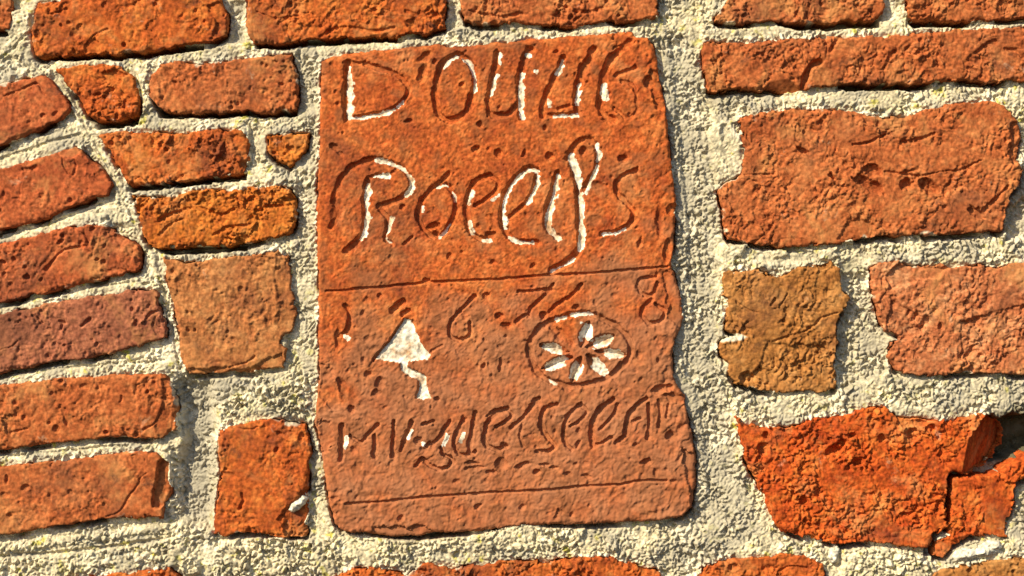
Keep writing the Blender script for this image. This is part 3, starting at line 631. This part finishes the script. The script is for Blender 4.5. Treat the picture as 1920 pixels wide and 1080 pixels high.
# ------------------------------------------------------------------ the tablet
FR = {1: (580, 50, 4.32), 2: (920, 50, 4.32), 3: (580, 250, 3.858), 4: (900, 240, 3.724), 5: (580, 500, 4.0), 6: (920, 500, 4.0), 7: (580, 740, 4.0), 8: (930, 730, 3.857)}
def fp(f, pts):
    ox, oy, s = FR[f]; return [(ox + x / s, oy + y / s) for x, y in pts]
# carved strokes: key, frame, points, width px, depth mm
ST = [
 ('D', 1, [(316,292),(308,420),(304,560),(316,748)], 19, 4.6), ('D', 1, [(285,290),(360,292),(440,296)], 8, 2.2),
 ('D', 1, [(450,300),(560,338),(680,376),(772,450),(800,530),(757,612),(650,682),(500,718),(330,750)], 12, 3.4),
 ('o', 1, [(1200,226),(1110,268),(1058,350),(1025,480),(1022,600),(1045,700),(1110,752),(1200,740),(1282,670),(1315,560),(1342,460),(1328,350),(1272,258),(1200,226)], 13, 4.0),
 ('u', 2, [(52,215),(40,330),(18,420),(-12,540),(-18,640),(5,712),(80,724),(150,712),(205,650)], 13, 4.0), ('u', 2, [(312,185),(275,260),(246,360),(240,500),(242,650),(255,735)], 15, 4.2),
 ('w', 2, [(590,255),(556,340),(510,420),(476,500),(440,590),(420,660),(430,725)], 14, 4.0), ('w', 2, [(425,728),(530,722),(640,712),(715,690)], 11, 3.2),
 ('w', 2, [(835,185),(795,275),(748,360),(714,460),(700,580),(712,690)], 16, 4.4), ('w', 2, [(545,672),(600,655),(640,640)], 8, 2.2),
 ('e', 2, [(1125,125),(1045,195),(985,255),(932,360),(908,450),(895,560),(890,640),(930,725),(985,752)], 17, 4.4),
 ('e', 2, [(1010,395),(1090,365),(1175,335)], 9, 2.6), ('e', 2, [(1000,665),(1050,700),(1100,742),(1165,715),(1190,610),(1150,480),(1060,440)], 9, 2.2),
 ('R', 3, [(165,670),(205,590),(185,500),(190,420),(235,320),(310,245),(400,203),(480,192),(600,215),(690,270),(738,345),(725,410),(660,470),(580,508),(500,528)], 13, 3.6),
 ('R', 3, [(420,350),(408,480),(410,600),(398,700),(345,785),(275,850)], 15, 4.2), ('R', 3, [(430,325),(490,305),(570,310)], 10, 2.4),
 ('R', 3, [(515,555),(570,610),(568,690),(545,765),(600,800)], 11, 3.0), ('R', 3, [(680,802),(745,752)], 9, 3.0),
 ('o', 3, [(1005,295),(960,340),(880,405),(815,485),(790,570),(805,650),(860,725),(930,755),(995,700),(1040,620),(1064,520),(1045,430),(990,375),(925,385)], 12, 3.8),
 ('e', 3, [(1315,303),(1215,340),(1158,420),(1138,520),(1140,640),(1165,720),(1220,752),(1280,765),(1335,725)], 12, 3.6), ('e', 3, [(1300,305),(1365,350),(1345,420),(1275,480),(1205,522)], 9, 2.8),
 ('l', 4, [(405,300),(395,360),(380,420),(340,500),(280,560),(205,622)], 11, 3.2), ('l', 4, [(405,300),(340,282),(262,335),(194,430),(160,540),(154,640),(180,715),(230,785),(310,800),(400,804)], 13, 4.0),
 ('i', 4, [(540,318),(520,430),(488,530),(470,620),(478,700),(540,762)], 16, 4.6),
 ('f', 4, [(612,215),(655,132),(720,84),(782,95),(822,150),(826,215),(808,285),(770,350),(725,425)], 12, 3.6),
 ('f', 4, [(628,180),(660,300),(684,400),(694,500),(694,600),(702,700),(700,800),(668,880),(590,945),(495,1000)], 16, 4.6),
 ('s', 4, [(1095,298),(1015,322),(956,380),(962,450),(1022,520),(1066,580),(1064,640),(1010,700),(940,732),(850,742)], 12, 3.8),
 ('1', 5, [(270,288),(302,350),(305,430),(275,490),(225,525)], 11, 3.2), ('6', 5, [(1245,215),(1165,300),(1082,390),(1048,480),(1078,540),(1150,545),(1208,505),(1205,420)], 9, 3.0),
 ('7', 6, [(205,188),(330,182),(430,172),(472,138)], 8, 2.6), ('7', 6, [(450,172),(375,240),(305,310),(282,375)], 10, 3.0), ('7', 6, [(685,135),(600,220),(530,258),(440,335)], 9, 2.8), ('7', 6, [(260,365),(190,410)], 10, 3.0),
 ('8', 6, [(1240,72),(1130,95),(1102,145),(1150,215),(1225,195),(1255,120)], 9, 2.6), ('8', 6, [(1210,250),(1145,310),(1138,370),(1185,425),(1265,410),(1312,345),(1245,285)], 10, 2.8),
 ('M', 7, [(243,238),(242,350),(236,490)], 13, 4.0), ('M', 7, [(310,308),(380,358),(440,300),(515,225)], 9, 2.6), ('M', 7, [(490,305),(490,470)], 10, 3.4),
 ('i', 7, [(637,205),(630,330),(625,465)], 10, 3.4), ('r', 7, [(775,205),(725,300),(690,420)], 10, 3.4), ('r', 7, [(930,205),(850,228)], 9, 2.8),
 ('y', 7, [(1055,195),(1000,285),(950,350),(880,385)], 10, 3.2), ('y', 7, [(985,400),(1010,450),(1062,475),(1045,540),(965,560),(895,520),(845,478),(800,530)], 10, 4.2),
 ('u', 7, [(1165,180),(1112,270),(1092,370),(1122,445),(1200,452),(1245,430)], 10, 3.4), ('u', 7, [(1248,130),(1225,250),(1200,370),(1200,440)], 11, 3.4),
 ('e', 7, [(1490,105),(1390,150),(1332,230),(1312,340),(1335,385),(1400,412),(1480,390)], 11, 3.4), ('e', 8, [(-60,190),(0,160),(80,150),(112,190),(60,240),(0,272)], 8, 2.6),
 ('t', 8, [(305,72),(240,150),(170,232),(110,275)], 11, 3.2), ('t', 8, [(190,250),(175,330),(200,410)], 8, 1.6),
 ('s', 8, [(440,108),(355,138),(325,220),(340,300),(390,360),(420,410),(372,452),(300,450)], 11, 3.4),
 ('e', 8, [(612,108),(532,180),(500,260),(492,340),(510,400),(545,432)], 11, 3.4), ('e', 8, [(612,108),(658,165),(605,228),(545,268)], 8, 2.6),
 ('l', 8, [(845,70),(762,140),(712,210),(694,300),(694,402)], 12, 3.8), ('l', 8, [(694,402),(760,390),(832,352)], 9, 2.8), ('l', 8, [(875,110),(850,190),(760,285)], 9, 2.8),
 ('a', 8, [(1095,68),(1020,120),(962,190),(945,270),(930,340),(865,385)], 11, 3.4), ('a', 8, [(1104,105),(1112,220),(1095,355)], 10, 3.0), ('a', 8, [(985,240),(1040,215)], 9, 2.4),
 ('r', 8, [(1172,80),(1188,180),(1175,270)], 8, 2.6), ('r', 8, [(1248,110),(1238,200)], 9, 2.2),
]
# give every separate letter its own number: a new letter starts where the key changes
letters = []          # (key, [stroke...])
for s_ in ST:
    if letters and letters[-1][0] == s_[0] and not (s_[0] in 'e' and s_[1] == 8 and s_[2][0][0] > 600 and letters[-1][1][-1][2][0][0] < 100):
        letters[-1][1].append(s_)
    else:
        letters.append([s_[0], [s_]])
PT = [  # remains of white paint: frame, points, width px
 (1, [(325,325),(325,500),(330,600),(320,735)], 13), (1, [(330,735),(420,728),(520,722),(640,690),(690,668)], 9), (1, [(710,645),(760,600)], 9),
 (1, [(1245,265),(1300,310),(1340,420),(1340,530)], 8), (1, [(1085,340),(1130,275),(1200,245)], 7),
 (2, [(70,215),(75,290)], 10), (2, [(50,390),(20,480),(0,560)], 8), (2, [(255,370),(245,500),(245,640),(255,730)], 10), (2, [(290,225),(310,235)], 9), (2, [(360,365),(405,375)], 9),
 (2, [(585,275),(560,340),(530,385)], 10), (2, [(510,722),(600,720),(700,705)], 8), (2, [(715,470),(705,550),(695,610)], 12), (2, [(920,480),(915,530),(925,580)], 15), (2, [(470,600),(475,640)], 10),
 (3, [(490,192),(540,200),(600,215),(680,262),(735,330),(740,390),(705,445)], 11), (3, [(425,372),(415,480),(420,600),(405,700),(375,765)], 12), (3, [(440,325),(490,310),(560,312)], 12),
 (3, [(595,610),(580,680),(560,760),(580,785)], 8), (3, [(925,388),(985,372),(1040,420),(1055,490)], 9), (3, [(1175,430),(1155,500)], 8), (3, [(1160,640),(1180,720)], 9), (3, [(820,520),(815,560)], 8), (3, [(1255,770),(1300,772)], 9), (3, [(1020,660),(940,755)], 7), (3, [(1380,440),(1320,480)], 7),
 (4, [(405,300),(340,292),(265,345),(200,440),(165,550),(165,640),(175,690)], 10), (4, [(405,330),(395,400),(350,490),(330,530)], 8), (4, [(205,760),(250,792),(360,798)], 7),
 (4, [(545,330),(530,430),(498,530),(478,620),(485,700),(545,765)], 12), (4, [(640,200),(668,300),(692,400),(704,500),(704,600),(710,700),(708,800),(700,850)], 13), (4, [(815,120),(830,200),(818,230)], 10), (4, [(820,260),(760,400),(735,450)], 8),
 (4, [(655,910),(570,965),(490,1000)], 6), (4, [(860,742),(940,738),(1010,705)], 8),
 (5, [(260,520),(290,535)], 8), (6, [(490,392),(560,380)], 8), (6, [(610,360),(760,347)], 10), (6, [(440,850),(480,880)], 7),
 (7, [(272,320),(268,390)], 8), (7, [(770,265),(740,320)], 9), (7, [(850,362),(862,378)], 10), (7, [(1030,300),(1000,380)], 11), (7, [(1150,290),(1130,350)], 7), (8, [(920,708),(995,700)], 7),
]
PETALS = [((682,610),(745,405),58), ((710,608),(935,515),54), ((780,632),(1022,668),44), ((720,655),(880,825),60), ((680,670),(612,862),56), ((620,680),(385,760),52), ((590,645),(365,585),46), ((612,590),(490,450),36)]
TROWEL = fp(5, [(715,385),(760,400),(790,470),(830,560),(905,660),(885,695),(740,702),(690,718),(600,708),(500,692),(560,610),(640,510),(690,420)])
HANDLE = fp(5, [(705,690),(712,762),(760,795),(838,826),(852,880),(848,965)])
LINES = [[(612,546),(660,543),(720,538),(790,531),(800,529),(850,527),(935,524),(1000,518),(1080,514),(1140,510),(1252,500)], [(648,945),(705,942),(772,935),(790,932),(950,922),(1034,919),(1091,912),(1163,909),(1190,902),(1250,901)]]

X, Y = GX[TSL], GY[TSL]
tex = 0.55 * N_big[TSL] + 0.35 * N_med[TSL] + 0.55 * N_fin[TSL] + 0.40 * N_grn[TSL] + 0.22 * N_mic[TSL] - 0.85 * PIT[TSL] * sst(-0.2, 0.35, N_msk[TSL] + 0.15)
low = sst(480, 720, Y + 120 * N_msk[TSL])                         # the lower half is more weathered
tex = tex + 0.35 * (G_sml[TSL] - .6) + 0.35 * (G_big[TSL] - .6) * sst(-0.2, 0.4, N_chip[TSL])
tex = tex + low * (0.40 * N_str[TSL] + 0.30 * N_grn[TSL] + 0.15 * N_fin[TSL] + 0.35 * F_sml[TSL] * sst(-.1, .4, N_chip[TSL]))
tex = tex + 0.45 * F_big[TSL] * sst(-0.1, 0.4, N_med[TSL])
rim = sst(60, 20, TD) * sst(1100, 1200, X)                        # rough right edge
tex = tex + rim * (0.9 * N_fin[TSL] + 0.7 * N_str[TSL])
cut = np.zeros_like(X)
LID = np.full(X.shape, -1, np.int32)                              # which letter a sample belongs to
JX = X + 1.7 * N_grn[TSL] + 1.8 * N_fin[TSL]; JY = Y + 1.4 * N_mic[TSL] + 1.6 * N_med[TSL] + 1.0 * N_str[TSL]
def local(pts, pad):
    xx = [p[0] for p in pts]; yy = [p[1] for p in pts]
    c = np.nonzero((X[0] > min(xx) - pad) & (X[0] < max(xx) + pad))[0]; r = np.nonzero((Y[:, 0] > min(yy) - pad) & (Y[:, 0] < max(yy) + pad))[0]
    return slice(r[0], r[-1] + 1), slice(c[0], c[-1] + 1)
def carve(pts, w, dp, lid=None, taper=True):
    q = smooth_line(pts); L_ = local(q, 16); dd = ldist(q, JX[L_], JY[L_]) / (w / 2)
    dd = dd * (1 + 0.16 * N_edge[TSL][L_] / 2 + 0.12 * N_chip[TSL][L_]); v = dp * (1 - sst(0.5, 1.1, dd)) * (1 + 0.25 * N_fin[TSL][L_])
    if lid is not None:
        LID[L_] = np.where((dd < 1.12) & (v > cut[L_] * 0.7), lid, LID[L_])
    cut[L_] = np.maximum(cut[L_], v)
for i, (key, sts) in enumerate(letters):
    for _, f, pts, w, dp in sts:
        carve(fp(f, pts), w * (0.98 if fp(f, pts)[0][1] < 520 else 0.92), dp * (0.98 if fp(f, pts)[0][1] < 520 else 1.08), i)
NL = len(letters)
PAINT = np.zeros_like(X)
for f, pts, w in PT:
    q = smooth_line(fp(f, pts)); L_ = local(q, 16); dd = ldist(q, JX[L_], JY[L_])
    PAINT[L_] = np.maximum(PAINT[L_], 1 - sst(w * 0.27, w * 0.52, dd + 0.27 * w * (0.9 * N_chip[TSL][L_] + 0.9 * N_fin[TSL][L_] + 0.7 * N_grn[TSL][L_])))
# rosette: a ring and eight leaf-shaped petals
RING = NL
carve(fp(6, [(400,440),(305,540),(290,650),(340,770),(430,850),(560,886),(700,886),(850,850),(960,770),(1032,690),(1050,600),(1022,520),(950,450),(850,400),(760,358),(640,352),(520,388),(400,440)]), 13, 3.4, RING)
carve(fp(6, [(380,450),(440,420),(470,460),(520,520)]), 14, 2.6, RING)
PET0 = NL + 1
for i, (p, q, w) in enumerate(PETALS):
    (px, py), (qx, qy) = fp(6, [p, q]); L_ = local([(px, py), (qx, qy)], 20)
    ex, ey = qx - px, qy - py; ln = math.hypot(ex, ey)
    t = ((JX[L_] - px) * ex + (JY[L_] - py) * ey) / ln ** 2; o_ = np.abs((JX[L_] - px) * (-ey) + (JY[L_] - py) * ex) / ln
    wd = w / 4.0 * np.sin(np.pi * np.clip(t, 0, 1)) ** 0.75
    v = np.where((t > 0) & (t < 1), np.clip(1 - o_ / np.maximum(wd, 0.2), 0, 1), 0)
    cut[L_] = np.maximum(cut[L_], 6.4 * v ** 0.8 * (0.5 if i == 7 else 1))
    LID[L_] = np.where(v > 0.02, PET0 + i, LID[L_])
    if i != 7: PAINT[L_] = np.maximum(PAINT[L_], sst(0.1, 0.25, v + 0.25 * N_fin[TSL][L_]) * ((t + 0.25 * N_grn[TSL][L_] > 0.28) & (t < 0.9)))
# trowel with a cranked handle
TRW = PET0 + len(PETALS)
L_ = local(TROWEL + HANDLE, 20)
dd = np.maximum(sdist(TROWEL, JX[L_], JY[L_]), 7.0 - ldist(HANDLE, JX[L_], JY[L_]))
dd = np.maximum(dd, sdist(fp(5, [(820,900),(880,900),(915,985),(800,985)]), JX[L_], JY[L_]))
t = sst(-2.0, 1.5, dd)
cut[L_] = np.maximum(cut[L_], 3.4 * t - 0.6 * t * np.maximum(N_grn[TSL][L_], 0))
LID[L_] = np.where(dd > -2.0, TRW, LID[L_]); PAINT[L_] = np.maximum(PAINT[L_], sst(-0.8, 0.6, dd))
carve(fp(5, [(705,265),(650,310),(620,335)]), 14, 4.0); carve(fp(5, [(700,360),(745,330)]), 10, 3.2); carve(fp(5, [(700,420),(600,560),(480,705)]), 7, 3.6)
carve(fp(5, [(1000,590),(920,635)]), 6, 1.6)
# ruled lines
RUL0 = TRW + 1
for i, pts in enumerate(LINES):
    L_ = local(pts, 12); dd = ldist(pts, X[L_] + 0.6 * N_fin[TSL][L_], Y[L_] + 1.2 * N_fin[TSL][L_] + 0.8 * N_grn[TSL][L_])
    w = 2.6 + 1.0 * N_med[TSL][L_]
    LID[L_] = np.where((dd < w + 0.8) & (LID[L_] < 0), RUL0 + i, LID[L_])
    cut[L_] = np.maximum(cut[L_], 2.6 * (1 - sst(w * 0.4, w * 1.3, dd)))
# pits, scars and chips of the tablet
SC = [(1, (940,245), 16, 8, -.6, 2.4), (1, (915,385), 8, 18, .2, 2.6), (1, (1020,285), 5, 6, 0, 2), (1, (800,765), 9, 4, -.3, 2.2), (1, (1380,790), 6, 6, 0, 2.6), (1, (1240,470), 6, 6, 0, 2.2), (1, (1130,775), 9, 4, .5, 2), (1, (1350,995), 7, 7, 0, 2.2), (1, (1535,1025), 8, 7, 0, 2.6),
      (2, (440,820), 5, 6, 0, 2.2), (2, (1290,450), 12, 12, 0, 3.6), (2, (1370,590), 9, 5, 0, 3), (2, (270,1030), 5, 8, 0, 2.4), (2, (480,1055), 8, 8, 0, 3), (2, (60,1035), 5, 5, 0, 2.4), (2, (750,350), 9, 12, 0, 3.2), (2, (820,200), 9, 6, 0, 2.4), (2, (320,190), 7, 6, 0, 2.6), (2, (1140,880), 20, 18, 0, 1.4), (2, (530,205), 6, 4, 0, 2),
      (3, (180,100), 10, 6, .6, 2.6), (3, (225,145), 9, 4, .6, 2), (3, (900,670), 13, 6, -.2, 3.2), (3, (910,730), 6, 8, 0, 3), (3, (1210,110), 7, 6, 0, 2.6), (3, (1375,140), 6, 7, 0, 2.6), (3, (675,535), 6, 6, 0, 2.2), (3, (200,570), 12, 22, .2, 1.8), (3, (1010,890), 6, 7, 0, 2), (3, (850,1070), 7, 5, 0, 2.5), (3, (1300,730), 8, 5, 0, 2.4),
      (4, (720,160), 7, 8, 0, 3.4), (4, (1000,215), 10, 7, .3, 3), (4, (1060,60), 16, 14, 0, 1.4), (4, (830,400), 14, 6, .2, 1.6), (4, (800,640), 12, 8, 0, 1.0), (4, (370,960), 6, 6, 0, 2.2), (4, (1340,570), 10, 12, 0, 2.8), (4, (1310,860), 8, 22, .1, 2.4), (4, (1255,650), 7, 30, 0, 2.0), (4, (1120,800), 4, 12, .3, 1.6), (4, (90,935), 6, 5, 0, 1.8),
      (5, (530,870), 9, 12, 0, 3), (5, (500,950), 10, 6, -.6, 2.2), (5, (250,900), 8, 18, -.4, 2.6), (5, (220,540), 6, 22, 0, 2), (5, (440,810), 6, 6, 0, 2), (5, (1310,745), 6, 5, -.5, 2.6), (5, (1325,215), 7, 6, 0, 3), (5, (1415,370), 6, 6, 0, 3), (5, (320,1065), 7, 5, 0, 2.5), (5, (960,990), 6, 4, 0, 2.2), (5, (525,215), 5, 6, 0, 2), (5, (780,430), 5, 8, .2, 1.6),
      (6, (70,370), 7, 6, 0, 2.8), (6, (115,440), 9, 6, 0, 2.8), (6, (75,740), 5, 14, 0, 2.4), (6, (340,1010), 8, 8, 0, 2.4), (6, (1270,920), 16, 9, -.3, 3.2), (6, (1340,910), 8, 8, 0, 3.4), (6, (520,520), 8, 10, 0, 2.8), (6, (400,370), 7, 7, 0, 3), (6, (1110,660), 5, 8, 0, 1.6), (6, (1195,430), 6, 6, 0, 2.0), (6, (570,920), 7, 5, 0, 2), (6, (640,305), 8, 5, 0, 2.4),
      (7, (320,115), 7, 5, 0, 2.6), (7, (120,320), 12, 14, .3, 2.2), (7, (820,345), 8, 8, 0, 2.8), (7, (685,925), 6, 7, 0, 2.4), (7, (1080,500), 6, 6, 0, 2), (7, (1220,515), 14, 4, 0, 2), (7, (1260,545), 16, 4, 0, 2), (7, (1440,520), 12, 12, 0, 2.6), (7, (1370,580), 12, 4, 0, 2), (7, (1100,650), 8, 4, -.2, 1.4), (7, (1270,840), 8, 4, -.4, 2),
      (8, (35,560), 8, 8, 0, 2.8), (8, (190,550), 14, 5, -.4, 2.6), (8, (300,602), 8, 6, 0, 3), (8, (350,548), 10, 3, 0, 2), (8, (420,565), 9, 3, 0, 1.8), (8, (520,612), 7, 5, 0, 2), (8, (655,625), 10, 4, .2, 2), (8, (1085,525), 12, 6, -.2, 3), (8, (1262,335), 10, 10, 0, 3.4), (8, (600,400), 5, 8, .3, 2.2), (8, (60,410), 8, 6, 0, 2), (8, (600,300), 5, 6, 0, 1.8), (8, (185,850), 6, 6, 0, 2), (8, (460,890), 6, 6, 0, 1.8), (8, (550,905), 5, 5, 0, 1.8), (8, (1010,400), 6, 4, 0, 1.8), (8, (1150,600), 4, 8, 0, 1.6)]
for f, c, rx, ry, an, dp in SC:
    (x, y), = fp(f, [c]); L_ = local([(x, y)], 40); cs, sn = math.cos(an), math.sin(an)
    dx, dy = X[L_] - x + 2 * N_grn[TSL][L_] + 2.2 * N_fin[TSL][L_], Y[L_] - y + 2 * N_fin[TSL][L_] + 1.5 * N_mic[TSL][L_]
    q = ((dx * cs + dy * sn) / rx) ** 2 + ((-dx * sn + dy * cs) / ry) ** 2
    cut[L_] = np.maximum(cut[L_], 1.35 * dp * np.clip(1.25 - q, 0, 1) ** 0.7)
for poly, dp in (([(1212,120),(1236,135),(1248,190),(1240,215),(1226,195),(1222,150)], 3.0), ([(1236,500),(1275,520),(1288,580),(1278,615),(1256,600),(1250,550)], 2.4), ([(1275,840),(1312,850),(1312,930),(1296,950),(1284,900)], 3.0),
                 ([(596,785),(620,790),(628,830),(604,850)], 2.6), ([(1225,735),(1292,735),(1290,760),(1250,752)], 2.6), ([(690,990),(800,985),(830,1002),(780,1012),(690,1006)], 3.0), ([(1150,55),(1196,55),(1190,80),(1150,92)], 2.2), ([(598,680),(625,690),(640,760),(622,770),(600,740)], 1.8)):
    L_ = local(poly, 14); dd = sdist(poly, JX[L_], JY[L_]) + 2.0 * N_edge[TSL][L_]
    cut[L_] = np.maximum(cut[L_], dp * sst(-1, 4, dd))
d = TD
H = 1.2 + tex * (1 - 0.5 * np.clip(cut / 3, 0, 1)) - cut
H = H - 2.6 * (1 - np.clip(d / (7.0 + 3 * N_chip[TSL]), 0, 1)) ** 2
H = np.where(d < 0, np.maximum(H + d * 14.0, -34), H)
pale = np.clip(sst(500, 700, Y + 0.25 * (X - 900) + 160 * N_msk[TSL] + 40 * N_med[TSL]) * (0.75 + 0.4 * N_med[TSL]), 0, 1)
grime = np.clip(sst(0.2, 0.75, N_msk[TSL] + 0.5 * N_med[TSL]) * 0.45 + 0.6 * sst(0.25, 0.6, perlin(X, Y, 30, 55)) + 0.5 * sst(0.2, 0.6, perlin(X, Y, 14, 56)) * low, 0, 1) * 0.75
NRM_T = grid_normals(X, Y, H)
all_c = cell_any(d, -1.7)
lid_c = LID[:-1, :-1]; paint_c = PAINT[:-1, :-1] > 0.5
inner = d[:-1, :-1] > 4
lid_c = np.where(inner, lid_c, -1); paint_c &= inner
at_ = (('pale', pale), ('grime', grime))
def tpart(name, cells, m, parent, label=None):
    if not cells.any(): return None
    me = grid_mesh(name, X, Y, H, cells, M[m], at_, origin=TAB_LOC, keep_normals=NRM_T)
    o = link(name, me, parent)
    if label: o['label'] = label
    return o
# paint just outside a stroke goes to the nearest letter
L2 = np.where(inner, lid_c, -1)
for _ in range(12):
    for ax, sh in ((0, 1), (0, -1), (1, 1), (1, -1)):
        r_ = np.roll(L2, sh, ax); L2 = np.where((L2 < 0) & (r_ >= 0), r_, L2)
lid_c = np.where(paint_c & (lid_c < 0), L2, lid_c)
paint_c &= lid_c >= 0
def patches(mask, least):
    """connected patches of a cell mask"""
    if not mask.any(): return
    r, c = np.nonzero(mask); r0, r1, c0, c1 = r.min(), r.max() + 1, c.min(), c.max() + 1
    m = mask[r0:r1, c0:c1]; lab = np.where(m, np.arange(1, m.size + 1).reshape(m.shape), 0)
    while True:
        p = np.pad(lab, 1); n = np.maximum.reduce([p[1:-1, 1:-1], p[:-2, 1:-1], p[2:, 1:-1], p[1:-1, :-2], p[1:-1, 2:]]) * m
        if (n == lab).all(): break
        lab = n
    for v in np.unique(lab[lab > 0]):
        q = lab == v
        if q.sum() >= least:
            out = np.zeros_like(mask); out[r0:r1, c0:c1] = q; yield out
def carved(name, mask, label):
    ps = list(patches(mask & paint_c, 14)); white = np.zeros_like(mask)
    for p in ps: white |= p
    body = tpart(name, mask & ~white, 'slab', TABLET, label)
    for p in ps: tpart('white_paint', p, 'paint', body)
    return body
slab = tpart('slab', all_c & (lid_c < 0), 'slab', TABLET)
for i, (key, sts) in enumerate(letters):
    nm = 'numeral' if key in '1678' else 'letter'
    carved(nm, all_c & (lid_c == i), 'carved %s %s' % (nm, key))
ros = carved('rosette', all_c & (lid_c == RING), 'carved round rosette with white petals')
for i in range(len(PETALS)):
    c_ = all_c & (lid_c == PET0 + i)
    tpart('petal', c_ & ~paint_c, 'slab', ros)
    for p in patches(c_ & paint_c, 6): tpart('white_paint', p, 'paint', ros)
tpart('trowel', all_c & (lid_c == TRW) & paint_c, 'paint', TABLET, 'white trowel emblem with cranked handle')
tpart('trowel_rim', all_c & (lid_c == TRW) & ~paint_c, 'slab', TABLET)
for i in range(2): tpart('ruled_line', all_c & (lid_c == RUL0 + i) , 'slab', TABLET)

# ------------------------------------------------------------------ loose white stones caught in the mortar
def pebble(pts, top, r, drop):
    s_ = win(pts, 12); X, Y = GX[s_], GY[s_]
    d = sdist(pts, X, Y) + N_edge[s_] * 0.5
    H = top + 0.8 * N_fin[s_] + 0.8 * N_grn[s_] + 1.3 * (G_big[s_] - 0.6) + 0.9 * (G_sml[s_] - 0.6) + 1.2 * F_sml[s_] - drop * (1 - np.clip(d / r, 0, 1)) ** 2
    H = np.where(d < 0, np.maximum(H + d * 14.0, -34), H)
    cx = sum(p[0] for p in pts) / len(pts); cy = sum(p[1] for p in pts) / len(pts); org = ((cx - 960) * PX, 0, CZ + (540 - cy) * PX)
    return link('pebble', grid_mesh('pebble', X, Y, H, cell_any(d, -1.7), M['pebble'], origin=org), WALL, org)
pebble([(1787,1044),(1793,1034),(1812,1028),(1830,1030),(1846,1018),(1864,1013),(1878,1014),(1881,1028),(1868,1042),(1850,1048),(1830,1048),(1808,1056),(1792,1054)], 4.0, 16, 8)
pebble([(540,956),(544,944),(556,934),(568,928),(577,934),(572,946),(560,957),(548,962)], 3.0, 10, 6)
pebble([(1556,1030),(1570,1022),(1578,1032),(1572,1056),(1560,1060),(1553,1048)], 1.0, 8, 4)
